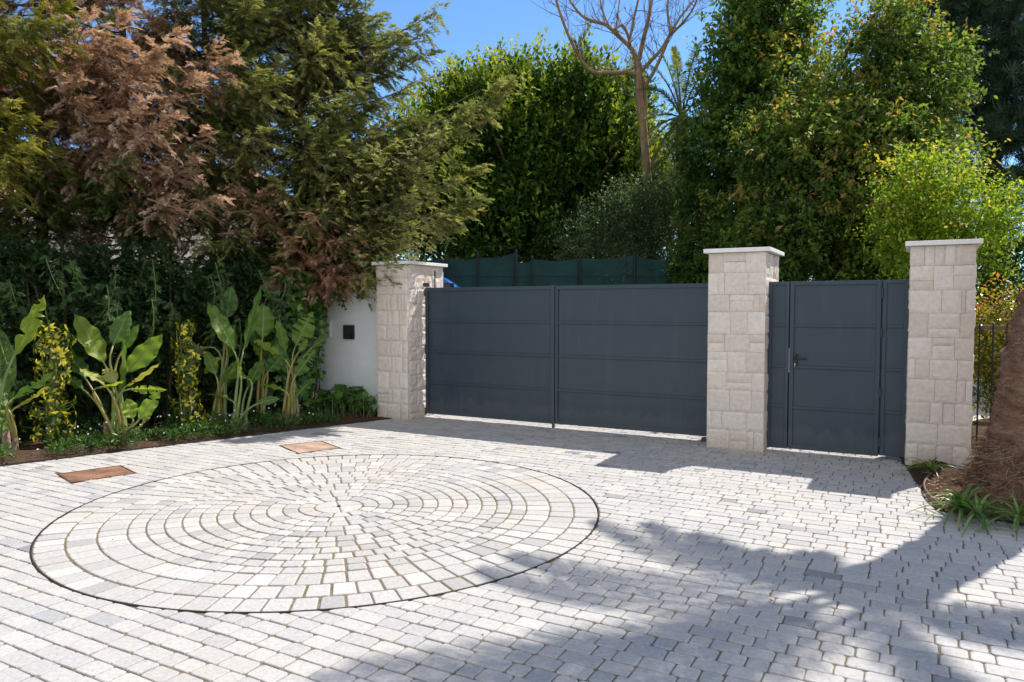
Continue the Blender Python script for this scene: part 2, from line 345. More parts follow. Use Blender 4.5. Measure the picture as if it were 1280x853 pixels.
# ------------------------------------------------------------------ foliage engine
def norm(a): return a / np.maximum(np.linalg.norm(a, axis=-1, keepdims=True), 1e-9)
def frames(d, up):
    y = norm(d); z = up - (up * y).sum(-1, keepdims=True) * y; z = norm(z); x = np.cross(y, z)
    return np.stack([x, y, z], -1)
def scatter(TV, TF, pos, R, sc, var):
    N = len(pos); k = len(TV); sc = np.asarray(sc)
    sc = sc[:, None] if sc.ndim == 1 else sc
    V = np.einsum('nij,nkj->nki', R, TV[None] * sc[:, None, :] if sc.shape[-1] == 3 else TV[None] * sc[:, :, None]) + pos[:, None, :]
    Fc = (TF[None] + (np.arange(N) * k)[:, None, None]).reshape(-1, TF.shape[1])
    return V.reshape(-1, 3), Fc, np.repeat(var, k)
class Fol:
    def __init__(s): s.V = []; s.F = []; s.A = []; s.n = 0
    def add(s, TV, TF, pos, d, up, sc, var):
        V, Fc, A = scatter(TV, TF, np.asarray(pos), frames(np.asarray(d), np.asarray(up)), sc, np.clip(var, 0, 1))
        s.V.append(V); s.F.append(Fc + s.n); s.A.append(A); s.n += len(V)
    def build(s, name, mat, parent=None):
        o = mesh_np(name, np.concatenate(s.V), [np.concatenate(s.F)], mat, None, np.concatenate(s.A))
        if parent: adopt(parent, o)
        return o
LEAF_V = np.array([(0, 0, 0), (.27, .42, .07), (0, 1, -.05), (-.27, .42, .07)], float); LEAF_F = np.array([(0, 1, 2, 3)])
NARROW_V = LEAF_V * np.array([.45, 1, .6])
def spray_tpl(n=7, seed=0):
    """flat feathery conifer spray pointing along +Y"""
    r = random.Random(seed); vs = []; fs = []
    def blade(p, a, L, wd, dz):
        dx, dy = math.sin(a), math.cos(a); px, py = dy, -dx; b = len(vs)
        for q, k, z in ((0, 0, 0), (.45, 1, .02), (1, 0, dz), (.45, -1, -.02)):
            vs.append((p[0] + dx * L * q + px * wd * k, p[1] + dy * L * q + py * wd * k, p[2] + z * 1.0))
        fs.append((b, b + 1, b + 2, b + 3))
    for i in range(n):
        y = .05 + .72 * i / n; L = (.40 - .22 * i / n) * r.uniform(.8, 1.2); z = -.10 * y * y
        for sg in (-1, 1): blade((0, y + r.uniform(-.04, .04), z), sg * r.uniform(.5, 1.0), L * 1.1, .034, r.uniform(-.12, .10))
    blade((0, .55, -.04), r.uniform(-.1, .1), .48, .034, -.06); blade((0, 0, 0), 0, .62, .025, -.05)
    return np.array(vs, float), np.array(fs)
SPR = [spray_tpl(7, k) for k in range(5)]
NEED = None
def rand_unit(n):
    return norm(rng.normal(size=(n, 3)))
# ================================================================== SETTING
def sheet(name, pts, z, mat, kind='structure'):
    mb = MB(); mb.add([(p[0], p[1], z) for p in pts], [tuple(range(len(pts)))]); o = mb.build(name, mat); tag(o, kind=kind); return o
g = sheet('ground', [(-600, -600), (600, -600), (600, 600), (-600, 600)], -0.06, M['ground'])
CC = Vector((-1.47, 6.19, 0)); RC = 2.19
# bed border line (left) and tree pit lines (right)
B0, B1 = G(0, 583), G(300, 546.5); bd = (B1 - B0).normalized(); bn = Vector((-bd.y, bd.x, 0))      # bn points into the bed
P1 = W(7.13, 0.0); P2 = G(1171, 638); P3 = G(1280, 657.5)
pd1 = (P2 - P1).normalized(); pd2 = (P3 - P2).normalized()
sheet('paving_base', [(-9, -6), (9.5, -6), W(11, 1.4)[:2], W(0.45, 1.4)[:2], W(0.45, 0.3)[:2], (-2.2, 11.2), (-9, 11)], -0.0075, M['joint'])
sheet('driveway', [W(-7, 1.4), W(11, 1.4), W(13, 12), W(-9, 12)], -0.006, M['drive'])
def clip(poly, p, n):
    """keep the side where (x-p).n <= 0"""
    out = []
    for i in range(len(poly)):
        a, b = poly[i], poly[(i + 1) % len(poly)]
        da = (a[0] - p[0]) * n[0] + (a[1] - p[1]) * n[1]; db = (b[0] - p[0]) * n[0] + (b[1] - p[1]) * n[1]
        if da <= 0: out.append(a)
        if (da < 0 < db) or (db < 0 < da):
            t = da / (da - db); out.append((a[0] + (b[0] - a[0]) * t, a[1] + (b[1] - a[1]) * t))
    res = []
    for q in out:
        if not res or math.hypot(q[0] - res[-1][0], q[1] - res[-1][1]) > .004: res.append(q)
    if len(res) > 1 and math.hypot(res[0][0] - res[-1][0], res[0][1] - res[-1][1]) <= .004: res.pop()
    return res
def area(p): return .5 * sum(p[i][0] * p[(i + 1) % len(p)][1] - p[(i + 1) % len(p)][0] * p[i][1] for i in range(len(p)))
def inset(p, d):
    n = len(p); q = p
    for i in range(n):
        a, b = p[i], p[(i + 1) % n]; dx, dy = b[0] - a[0], b[1] - a[1]; L = math.hypot(dx, dy)
        if L < 1e-6: continue
        nx, ny = dy / L, -dx / L
        q = clip(q, (a[0] - nx * d, a[1] - ny * d), (nx, ny))
        if len(q) < 3: return []
    return q
def rounded(p, r):
    out = []; n = len(p)
    for i in range(n):
        a, b, c = p[i - 1], p[i], p[(i + 1) % n]
        for q in (a, c):
            L = math.hypot(q[0] - b[0], q[1] - b[1]); k = min(r, L * .3) / max(L, 1e-6)
            out.append((b[0] + (q[0] - b[0]) * k, b[1] + (q[1] - b[1]) * k))
    return out
class Pavers:
    def __init__(s): s.v = []; s.f = []; s.a = []
    def add(s, poly, a, r=.011, gap=.003):
        if area(poly) < 0: poly = poly[::-1]
        p = inset(poly, gap * rnd.uniform(.6, 1.15))
        if len(p) < 3 or abs(area(p)) < .0012: return
        p = rounded(p, r * rnd.uniform(.6, 1.4)); n = len(p)
        cx = sum(q[0] for q in p) / n; cy = sum(q[1] for q in p) / n
        z = rnd.uniform(-.0022, .0022); tx, ty = rnd.uniform(-.012, .012), rnd.uniform(-.012, .012)
        W2 = max(.02, min(math.hypot(q[0] - cx, q[1] - cy) for q in p)); b = len(s.v)
        for ins, dz in ((0, -.03), (0, -.0075), (.0025, -.0025), (.0075, 0.0)):
            k = 1 - ins / W2
            for q in p:
                x, y = cx + (q[0] - cx) * k, cy + (q[1] - cy) * k
                s.v.append((x, y, z + dz + (x - cx) * tx + (y - cy) * ty))
        for l in range(3):
            for i in range(n): s.f.append((b + l * n + i, b + l * n + (i + 1) % n, b + (l + 1) * n + (i + 1) % n, b + (l + 1) * n + i))
        s.f.append(tuple(b + 3 * n + i for i in range(n))); s.a += [a] * (4 * n)
    def build(s, name, mat):
        mb = MB(); mb.v, mb.f, mb.a = s.v, s.f, s.a; o = mb.build(name, mat); tag(o, kind='structure'); return o
# rusty covers: corner points on the ground
def quad(*px): return [G(*p) for p in px]
def rect_of(q):
    """a true rectangle through the measured corners (0-1 is one long side)"""
    c = sum(q, Vector()) / 4; e = ((q[1] - q[0]) + (q[2] - q[3])).normalized(); e2 = Vector((-e.y, e.x, 0))
    L = ((q[1] - q[0]).length + (q[2] - q[3]).length) / 4; H = (abs((q[3] - q[0]).dot(e2)) + abs((q[2] - q[1]).dot(e2))) / 4
    return c, e, e2, L, H
COVERS = [rect_of(quad((72, 593), (150, 582), (169, 592), (90, 603))), rect_of(quad((349, 557), (400, 552), (425, 560), (375, 567)))]
def clip_cover(p):
    for c, e, e2, L, H in COVERS:
        n = len(p)
        if n < 3: return p
        mx = sum(q[0] for q in p) / n; my = sum(q[1] for q in p) / n; d = Vector((mx, my, 0)) - c
        a, b = d.dot(e), d.dot(e2); L2, H2 = L + .012, H + .012
        if abs(a) > L2 + .3 or abs(b) > H2 + .3: continue
        if abs(a) < L2 and abs(b) < H2:
            # clip to the nearest outside half plane
            pass
        if abs(a) - L2 > abs(b) - H2:
            sg = 1 if a > 0 else -1; pp = c + e * sg * L2; p = clip(p, pp, -e * sg)
        else:
            sg = 1 if b > 0 else -1; pp = c + e2 * sg * H2; p = clip(p, pp, -e2 * sg)
    return p
pv = Pavers(); PITCH = .118
def paver_tone():
    r = rnd.random()
    return rnd.uniform(0, .12) if r < .025 else (rnd.uniform(.12, .3) if r < .10 else rnd.uniform(.3, 1))
t = -16.0
while t < 1.38:
    s = -8.5 + rnd.uniform(0, .2)
    while s < 11:
        L = rnd.choice((.105, .13, .155, .16, .19, .21)) * rnd.uniform(.96, 1.04)
        c = W(s + L / 2, t + PITCH / 2)
        near = c.y > 1.2
        if c.y < -4.5 or (not near and False): s += L; continue
        j = lambda: rnd.uniform(-.0034, .0034)
        p = [tuple(W(s + j(), t + j())[:2]), tuple(W(s + L + j(), t + j())[:2]), tuple(W(s + L + j(), t + PITCH + j())[:2]), tuple(W(s + j(), t + PITCH + j())[:2])]
        s += L
        d = c - CC; dl = d.length
        if dl < RC - .12: continue
        if dl < RC + .2:
            n = d / dl; p = clip(p, CC + n * (RC + .004), -n)
        if len(p) >= 3 and t < .45 and s < 3: p = clip(p, B0 + bn * -.005, bn)
        if t > .0 and c.x < W(.45, 0).x and (c - W(.3, .2)).dot(U) < 0: continue
        rel = c - P2
        if len(p) >= 3:      # tree pit: the wedge behind both edges
            n1 = Vector((-pd1.y, pd1.x, 0)); n1 = n1 if n1.dot(P3 - P2) > 0 else -n1
            n2 = Vector((-pd2.y, pd2.x, 0)); n2 = n2 if n2.dot(P1 - P2) > 0 else -n2
            a1, a2 = (c - P2).dot(n1), (c - P2).dot(n2)
            if a1 > -.15 and a2 > -.15 and t < .0:
                if a1 > .1 and a2 > .1: continue
                p = clip(p, P2, n1) if a1 < a2 else clip(p, P2, n2)
            elif t >= 0 and c.x > W(7.5, 0).x: continue
        if len(p) >= 3: p = clip_cover(p)
        if len(p) >= 3: pv.add(p, paver_tone())
    t += PITCH
pv.build('paving', M['paver'])
# circle
pc = Pavers(); R0 = .207
rads = [R0]
for k in range(11): rads.append(rads[-1] + .126)
for k in range(3): rads.append(rads[-1] + (2.187 - rads[11]) / 3)
for k in range(len(rads) - 1):
    r0, r1 = rads[k], rads[k + 1]; rm = (r0 + r1) / 2; wd = .135 if k < 11 else .15
    n = max(9, round(2 * PI * rm / wd)); off = rnd.uniform(0, 1)
    for i in range(n):
        a0 = 2 * PI * (i + off) / n + rnd.uniform(-.02, .02) * .4 / rm * .3; a1 = 2 * PI * (i + 1 + off) / n
        am = (a0 + a1) / 2
        P = lambda r, a: (CC.x + r * math.cos(a), CC.y + r * math.sin(a))
        pc.add([P(r0, a0), P(r1, a0), P(r1, am), P(r1, a1), P(r0, a1)], min(1, max(0, rnd.gauss(.5, .28))), .009, .0062)
pc.build('paving_circle', M['paver_c'])
# centre medallion: four quarters around a small dot
pm = Pavers(); a0 = math.radians(20)
for k in range(4):
    aa = [a0 + k * PI / 2 + PI / 2 * i / 8 for i in range(9)]
    pm.add([(CC.x, CC.y)] + [(CC.x + .197 * math.cos(a), CC.y + .197 * math.sin(a)) for a in aa], .5 + .1 * k, .004, .003)
pm.build('paving_centre', M['paver_c'])
mb = MB(); mb.lathe(CC, [(.0, .004), (.014, .004), (.016, .0), (.016, -.02)], 16); o = mb.build('marker_stud', M['steel_edge'])
tag(o, 'small dark round stud at the very centre of the paving circle', 'stud')
mb = MB(); mb.lathe(CC, [(RC - .005, -.03), (RC - .005, .001), (RC - .0035, .0025), (RC + .0035, .0025), (RC + .005, .001), (RC + .005, -.03)], 160)
o = mb.build('edging_ring', M['steel_edge'], smooth=False); tag(o, 'dark steel ring around the circular cobbled paving', 'edging')
# planting beds
sheet('planting_bed', [B0 + bd * -6, B0 + bd * 4.9, W(-.03, .02), W(-.03, 1.4), W(-9, 9), B0 + bd * -6 + bn * 6], .012, M['soil'])
def soil_patch(name, inside, x0, x1, y0, y1, st, h):
    V = []; Q = []; nx = int((x1 - x0) / st); ny = int((y1 - y0) / st)
    ok = {}
    for j in range(ny + 1):
        for i in range(nx + 1):
            x, y = x0 + i * st, y0 + j * st; d = inside(x, y)
            ok[i, j] = d > -.05
            V.append((x, y, (-.004 if d < .0 else 0.004) + max(0, min(1, d * 4)) * (h * (.5 + noise.noise((x * 3, y * 3, 0))) + .022 * noise.noise((x * 14, y * 14, 3)) + .012 * noise.noise((x * 40, y * 40, 7)))))
    for j in range(ny):
        for i in range(nx):
            if ok[i, j] and ok[i + 1, j] and ok[i, j + 1] and ok[i + 1, j + 1]:
                q = j * (nx + 1) + i; Q.append((q, q + 1, q + nx + 2, q + nx + 1))
    o = mesh_np(name, V, [np.array(Q)], M['soil'], smooth=True); tag(o, kind='structure')
def in_bed(x, y):
    d = (Vector((x, y, 0)) - B0).dot(bn); e = -(Vector((x, y, 0)) - W(-.05, 0)).dot(U)
    return min(d, e, 1.6 - d + .2)
soil_patch('bed_soil', in_bed, -7.5, -1.6, 5.6, 13, .045, .07)
n1 = Vector((-pd1.y, pd1.x, 0)); n1 = n1 if n1.dot(P3 - P2) > 0 else -n1
n2 = Vector((-pd2.y, pd2.x, 0)); n2 = n2 if n2.dot(P1 - P2) > 0 else -n2
soil_patch('tree_pit', lambda x, y: min((Vector((x, y, 0)) - P2).dot(n1), (Vector((x, y, 0)) - P2).dot(n2), 9 - x), 3.4, 8.6, 3.2, 10.5, .05, .10)
# dry litter on the soil
fl = Fol(); N = 5200
xs = rng.uniform(3.4, 6.2, N); ys = rng.uniform(5, 8.3, N)
keep = [(min((Vector((x, y, 0)) - P2).dot(n1), (Vector((x, y, 0)) - P2).dot(n2)) > .03) for x, y in zip(xs, ys)]
pos = np.stack([xs, ys, np.full(N, .05) + rng.uniform(-.02, .03, N)], 1)[keep]; N = len(pos)
d = rand_unit(N); d[:, 2] *= .25
fl.add(NARROW_V, LEAF_F, pos, d, np.tile([0, 0, 1.], (N, 1)) + rng.normal(size=(N, 3)) * .3, rng.uniform(.02, .075, N), rng.random(N))
tag(fl.build('leaf_litter', M['litter']), kind='stuff')
# a few stray dry leaves lying on the paving
for px, py, ang in ((961, 744, .4), (966, 752, 1.9), (700, 700, 2.7)):
    fl = Fol(); p = G(px, py, .006); fl.add(LEAF_V, LEAF_F, [p], [(math.cos(ang), math.sin(ang), .1)], [(0, 0, 1.)], np.array([.035]), np.array([.55]))
    # second face gives the curled half
    fl.add(LEAF_V, LEAF_F, [p + Vector((.004, 0, .002))], [(math.cos(ang + .5), math.sin(ang + .5), .5)], [(0, .3, 1.)], np.array([.022]), np.array([.4]))
    tag(fl.build('fallen_leaf', M['litter']), {961: 'small dry brown leaf on the shaded pavers, upper of the close pair', 966: 'small dry brown leaf on the shaded pavers, lower of the close pair', 700: 'lone dry brown leaf lying near the edge of the paving circle'}[px], 'leaf', 'fallen leaves on the paving')

# grit and crumbs swept over the paving
fl = Fol(); N = 1500; a = rng.random(N); pp = np.stack([rng.uniform(-5.2, 4.2, N), rng.uniform(2.8, 9.6, N), np.full(N, .004)], 1)
pp = np.array([p for p in pp if (Vector(p) - B0).dot(bn) < -.02 and (Vector(p) - W(0, -.05)).dot(Vv) < 0]); N = len(pp); d = rand_unit(N); d[:, 2] *= .2
fl.add(LEAF_V, LEAF_F, pp, d, rng.normal(size=(N, 3)) * .4 + [0, 0, 1.], rng.uniform(.004, .011, N) * (1 + 1.2 * (rng.random(N) > .93)), rng.random(N)); tag(fl.build('paving_debris', M['litter']), kind='stuff')
# ---- rusty covers
for (c, e, e2, L, H), lab in zip(COVERS, ('rusty rectangular cover in the paving, the one nearer the plant bed at left', 'pale dusty rust cover in the paving, between circle and left gate pillar')):
    r = empty('manhole_cover', c, lab, 'manhole cover', 'rusty covers set in the paving')
    mb = MB()
    for sg in (-1, 1):
        mb.box(c + e * (sg * (L + .004) - .006) - e2 * (H + .01) + Vector((0, 0, -.03)), e * .012, e2 * (2 * H + .02), (0, 0, .033))
        mb.box(c - e * (L - .002) + e2 * (sg * (H + .004) - .006) + Vector((0, 0, -.03)), e * (2 * L - .004), e2 * .012, (0, 0, .0325))
    mb.build('frame', M['rust_dark'], r)
    mb = MB(); mb.box(c - e * (L - .006) - e2 * (H - .006) + Vector((0, 0, -.03)), e * (2 * L - .012), e2 * (2 * H - .012), (0, 0, .031), .002)
    mb.build('lid', M['rust' if 'nearer' in lab else 'rust_pale'], r)
    for sg in (-1, 1):
        mb = MB(); mb.lathe(c + e * sg * (L * .72) + Vector((0, 0, .0015)), [(.0, .0005), (.012, .0005), (.014, 0)], 12); mb.build('lifting_hole', M['rust_dark'], r)
# ---- serrated steel edging along the bed
mb = MB(); n = int(5.4 / .055)
mb.box(B0 + bd * -1.2 + bn * .0 + Vector((0, 0, -.02)), bd * 6.3, bn * .012, (0, 0, .032))
for i in range(int(6.3 / .055)):
    mb.box(B0 + bd * (-1.2 + i * .055) + bn * -.022 + Vector((0, 0, -.01)), bd * .030, bn * .0215, (0, 0, .017))
o = mb.build('bed_edging', M['steel_edge']); tag(o, 'dark notched steel edging strip between paving and planting bed', 'edging')
# ================================================================== GATE, PILLARS, WALL
def block(mb, o, ax, ay, nrm, thick, rough, a, cell=.03, seed=0):
    """a split-face stone: front displaced, sides straight. o corner, ax/ay edges, nrm outward unit"""
    o, ax, ay, nrm = Vector(o), Vector(ax), Vector(ay), Vector(nrm)
    LX, LY = ax.length, ay.length; nx = max(3, int(LX / cell)); ny = max(3, int(LY / cell))
    vs = []; fs = []
    e = .5
    for j in range(ny + 1):
        for i in range(nx + 1):
            u, v = i / nx, j / ny; p = o + ax * u + ay * v
            edge = min(u, 1 - u) * LX, min(v, 1 - v) * LY; m = min(edge)
            q = p * 9 + Vector((seed * 3.7, seed * 1.3, 0)); h = noise.noise(q) * .6 + noise.noise(q * 2.3) * .35 + noise.noise(q * 5.1) * .2
            h2 = (1 - min(1, m / .012)) ** 2
            vs.append(p + nrm * (thick + h * rough - h2 * .005 - (0 if m > 1e-6 else .003)))
    for j in range(ny):
        for i in range(nx): k = j * (nx + 1) + i; fs.append((k, k + 1, k + nx + 2, k + nx + 1))
    # skirt
    ring = [i for i in range(nx + 1)] + [(j + 1) * (nx + 1) - 1 for j in range(1, ny + 1)] + [ny * (nx + 1) + i for i in range(nx - 1, -1, -1)] + [j * (nx + 1) for j in range(ny - 1, 0, -1)]
    b = len(vs)
    for r in ring: vs.append(vs[r] - nrm * (thick + .012))
    m = len(ring)
    for i in range(m): fs.append((ring[(i + 1) % m], ring[i], b + i, b + (i + 1) % m))
    if ax.cross(ay).dot(nrm) < 0: fs = [f[::-1] for f in fs]
    mb.add(vs, fs, a)
def ashlar(mb, org, ax, L, Hh, nrm, thick, rough, rr, big=(.17, .3), split=.35, proud=.008, jw=.0024):
    """rows of mixed blocks filling L x Hh from org (ax unit horizontal)"""
    z = 0.0; sd = rr.randint(0, 999)
    while z < Hh - .01:
        h = rr.uniform(.20, .27)
        if Hh - z - h < .16: h = Hh - z
        x = 0.0
        while x < L - .005:
            wd = rr.uniform(*big)
            if L - x - wd < .09: wd = L - x
            pcs = [(x, wd, z, h)]
            r = rr.random()
            if r < split and h > .19:
                if wd > .17 and rr.random() < .5: k = rr.uniform(.35, .65); pcs = [(x, wd, z, h * k), (x, wd, z + h * k, h * (1 - k))]
                else: k = rr.uniform(.3, .6); pcs = [(x, wd * k, z, h), (x + wd * k, wd * (1 - k), z, h)]
            for (bx, bw, bz, bh) in pcs:
                sd += 1
                block(mb, org + ax * (bx + jw / 2) + Vector((0, 0, bz + jw / 2)), ax * (bw - jw), Vector((0, 0, bh - jw)), nrm, thick + rr.uniform(0, proud), rough, rr.random(), seed=sd)
            x += wd
        z += h
def pillar(s0, s1, label, rough_f, rough_s, seed, depth=.9, H=2.325, courses=None):
    rr = random.Random(seed); r = empty('gate_pillar', W((s0 + s1) / 2, depth / 2), label, 'pillar', 'stone clad gate pillars')
    th = .03
    mb = MB(); mb.gbox(s0 + th, s1 - th, th, depth - th, -.03, H + .002, 0); mb.build('core', M['mortar'], r)
    mb = MB()
    ashlar(mb, W(s0, th, -.012), U, s1 - s0, H + .012, -Vv, th, rough_f, rr, proud=.013)
    mb.build('front_cladding', M['stone'], r, smooth=False)
    mb = MB()
    ashlar(mb, W(s1 - th, th + .002, -.012), Vv, depth - th - .03, H + .012, U, th, rough_s, rr, proud=.012)
    ashlar(mb, W(s0 + th, th + .002, -.012), Vv, depth - th - .03, H + .012, -U, th, rough_s, rr, proud=.012)
    ashlar(mb, W(s0, depth - th, -.012), U, s1 - s0, H + .012, Vv, th, rough_s, rr)
    mb.build('side_cladding', M['stone'], r, smooth=False)
    mb = MB(); mb.gbox(s0 - .05, s1 + .055, -.05, depth + .05, H + .004, H + .052, .004); mb.build('capstone', M['cap'], r)
    return r
pillar(-.02, .565, 'rough split limestone pillar between white wall and double gate', .010, .020, 3, .95)
pillar(5.015, 5.675, 'limestone pillar standing between the double gate and the single gate', .007, .014, 14)
pillar(7.135, 7.725, 'limestone pillar right of the single gate, beside the palm trunk', .007, .014, 25)

GT = .40
def leaf(root, s0, s1, z0, z1, tt, npan, pw, name='gate_leaf', label=None, divs=None, tube=.05):
    mb = MB(); d = .05
    mb.gbox(s0, s0 + tube, tt, tt + d, z0, z1, .003); mb.gbox(s1 - tube, s1, tt, tt + d, z0, z1, .003)
    mb.gbox(s0 + tube, s1 - tube, tt, tt + d, z1 - tube, z1, .003); mb.gbox(s0 + tube, s1 - tube, tt, tt + d, z0, z0 + tube, .003)
    f = mb.build(name, M['gate'], root)
    if label: f['label'] = label
    zs = [z0 + tube] + (divs or [z0 + (z1 - z0) * k / npan for k in range(1, npan)]) + [z1 - tube]
    for k in range(npan):
        a, b = zs[k], zs[k + 1]; mb = MB()
        mb.gbox(s0 + tube - .004, s1 - tube + .004, tt + .022, tt + .030, a + (.016 if k else -.004), b - (.016 if k < npan - 1 else -.004), .0015)
        mb.build('panel', M['gate'], f)
        if k:
            mb = MB(); mb.gbox(s0 + tube, s1 - tube, tt + .004, tt + .034, a - .016, a + .016, .004); mb.build('cross_bar', M['gate'], f)
    return f
dg = empty('driveway_gate', W(2.79, GT), 'wide dark grey double gate of horizontal metal panels between two pillars', 'gate')
f1 = leaf(dg, .60, 2.775, .055, 1.985, GT, 4, 0, divs=[.535, 1.01, 1.475])
f2 = leaf(dg, 2.795, 4.985, .06, 1.985, GT, 4, 0, divs=[.535, 1.01, 1.475])
mb = MB(); mb.gbox(2.745, 2.800, GT - .022, GT - .001, .07, 1.992, .003); mb.build('overlap_strip', M['gate'], f1)
mb = MB(); mb.gbox(2.752, 2.787, GT + .008, GT + .04, -.012, .056, .003); mb.build('drop_bolt', M['gate'], f1)
for s0, ff in ((.572, f1), (4.985, f2)):
    for z in (.03, 1.0, 1.86):
        mb = MB(); mb.tube([W(s0 + .014, GT + .02, z), W(s0 + .014, GT + .02, z + .11)], .013, 10); mb.gbox(s0, s0 + .028, GT + .024, GT + .04, z + .01, z + .10, .002); mb.build('hinge', M['gate'], ff)
mb = MB(); mb.gbox(4.86, 5.012, GT - .05, GT + .055, -.012, .045, .004); o = mb.build('gate_stop', M['gate'])
tag(o, 'low dark metal gate stop at the foot of the middle pillar', 'gate stop')
# pedestrian gate
PT = .20; pg = empty('pedestrian_gate', W(6.4, PT), 'dark grey single metal gate with lever handle and narrow side panels', 'gate')
leaf(pg, 5.675, 5.905, .03, 1.985, PT, 4, 0, 'side_panel', 'narrow side panel at the handle side', [.53, 1.0, 1.475], .038)
leaf(pg, 6.878, 7.125, .045, 1.985, PT, 4, 0, 'side_panel', 'narrow side panel at the hinge side', [.53, 1.0, 1.475], .038)
dl = leaf(pg, 5.917, 6.862, .035, 1.985, PT - .006, 4, 0, 'door_leaf', None, [.52, .995, 1.475], .045)
for z in (.15, .70, 1.36, 1.79):
    mb = MB(); mb.tube([W(6.870, PT - .012, z), W(6.870, PT - .012, z + .10)], .012, 10); mb.build('hinge', M['gate'], dl)
mb = MB(); mb.gbox(5.965, 6.0, PT - .018, PT - .006, 1.0, 1.15, .004)
mb.tube([W(5.983, PT - .01, 1.095), W(5.983, PT - .06, 1.095), W(6.0, PT - .068, 1.095), W(6.115, PT - .066, 1.09)], [.011, .011, .011, .009], 10)
hd = mb.build('handle', M['black'], dl)
mb = MB(); mb.lathe(W(5.983, PT - .006, 1.03), [(.0, .017), (.008, .017), (.009, .0)], 14, ax=-Vv); mb.gbox(5.979, 5.987, PT - .040, PT - .02, 1.0, 1.03, .001); mb.build('lock_cylinder', M['brass'], dl)
mb = MB(); mb.gbox(5.906, 5.916, PT + .012, PT + .04, .94, 1.20, .001); mb.build('strike_plate', M['grey_metal'], dl)
mb = MB(); mb.gbox(5.888, 5.932, PT + .052, PT + .06, .035, .93, .001); mb.gbox(5.888, 5.932, PT + .052, PT + .06, 1.21, 1.985, .001); mb.gbox(6.845, 6.895, PT + .052, PT + .06, .04, 1.985, .001); mb.build('gap_block_strip', M['gate'], dl)  # strips added behind the door gaps to stop daylight showing through

# white wall behind the left pillar, with intercom
T0 = .32
mb = MB(); mb.gbox(-1.38, -.024, T0, T0 + .22, -.05, 2.035, .006); o = mb.build('garden_wall', M['render'])
wl = empty('white_wall', W(-.8, T0 + .1), 'smooth white rendered wall with a black intercom, left of the pillar', 'wall'); o.name = 'wall_face'; adopt(wl, o)
mb = MB(); mb.gbox(-1.42, -.028, T0 - .02, T0 + .24, 2.036, 2.058, .004); mb.build('coping', M['render'], wl)
mb = MB(); mb.gbox(-1.56, -1.385, T0 + .02, T0 + .20, -.05, 1.9, .005); mb.build('return_wall', M['render'], wl)
ic = empty('intercom', W(-1.03, T0 - .04, 1.28), 'square black intercom box fixed on the white wall', 'intercom')
def on_wall(s0, s1, z0, z1, d0, d1, bev=.003): mb = MB(); mb.gbox(s0, s1, T0 - d1, T0 - d0, z0, z1, bev); return mb
sI = -.93
on_wall(sI, sI + .205, 1.175, 1.40, .001, .055, .006).build('housing', M['black'], ic)
on_wall(sI + .02, sI + .185, 1.245, 1.385, .0555, .059, .001).build('front_plate', M['grille'], ic)
on_wall(sI + .02, sI + .15, 1.19, 1.235, .0555, .058, .001).build('call_button', M['grille'], ic)
mb = MB(); mb.tube([W(sI + .06, T0 - .006, 1.176), W(sI + .07, T0 - .006, 1.10), W(sI + .11, T0 - .006, 1.085), W(sI + .15, T0 - .006, 1.12), W(sI + .16, T0 - .006, 1.176)], .004, 6)
mb.build('cable', M['white_pl'], ic)
jb = empty('junction_box', W(-1.5, T0 - .02, 1.36), 'small white switch box near the left end of the white wall', 'switch box')
on_wall(-1.32, -1.22, 1.20, 1.48, .001, .045, .006).build('housing', M['white_pl'], jb)
on_wall(-1.305, -1.235, 1.34, 1.44, .0455, .051, .002).build('switch_plate', M['white_pl'], jb)
on_wall(-1.285, -1.255, 1.25, 1.29, .0455, .052, .002).build('button', M['red'], jb)
# things on the left pillar's inner side
mb = MB(); mb.gbox(.605, .665, GT - .06, GT + .03, 2.0, 2.06, .006); mb.tube([W(.635, GT - .06, 2.03), W(.635, GT - .075, 2.03)], .022, 12); o = mb.build('gate_sensor', M['gate'])
tag(o, 'small grey sensor box on top of the hinge end of the double gate', 'sensor')
mb = MB(); mb.tube([W(.68, .55, 1.95), W(.68, .55, 2.24)], [.011, .011], 8); mb.lathe(W(.68, .55, 2.24), [(.011, 0), (.008, .012), (0, .015)], 8); o = mb.build('aerial', M['black'])
tag(o, 'short black aerial rod beside the left pillar, behind the gate top', 'aerial')

# green screen fence behind the gate
sf = empty('screen_fence', (0.6, 15.8, 0), 'tall green fabric screen fence on dark posts behind the double gate', 'fence')
tops = [(452, 330), (500, 324), (560, 322), (598, 322), (645, 316), (646, 326), (664, 326), (665, 324), (725, 323), (793, 319), (845, 325), (890, 329), (960, 330)]
V = []; mbp = MB(); dF = 15.8
fab = MB()
for (a, b) in zip(tops[:-1], tops[1:]):
    if abs(a[0] - b[0]) < 3: continue
    p, q = D(a[0], a[1], dF), D(b[0], b[1], dF); n = 10; vs = []; fs = []
    for i in range(n + 1):
        x = p.x + (q.x - p.x) * i / n; zt = p.z + (q.z - p.z) * i / n - .05 * math.sin(PI * i / n)
        for j in range(9):
            z = .02 + (zt - .02) * j / 8; y = dF + .05 * noise.noise((x * 2.1, z * 1.2, 0)) + .03 * math.sin(PI * i / n)
            vs.append((x, y, z))
    for i in range(n):
        for j in range(8): k = i * 9 + j; fs.append((k, k + 9, k + 10, k + 1))
    fab.add(vs, fs)
fab.build('fabric', M['screen'], sf, True)
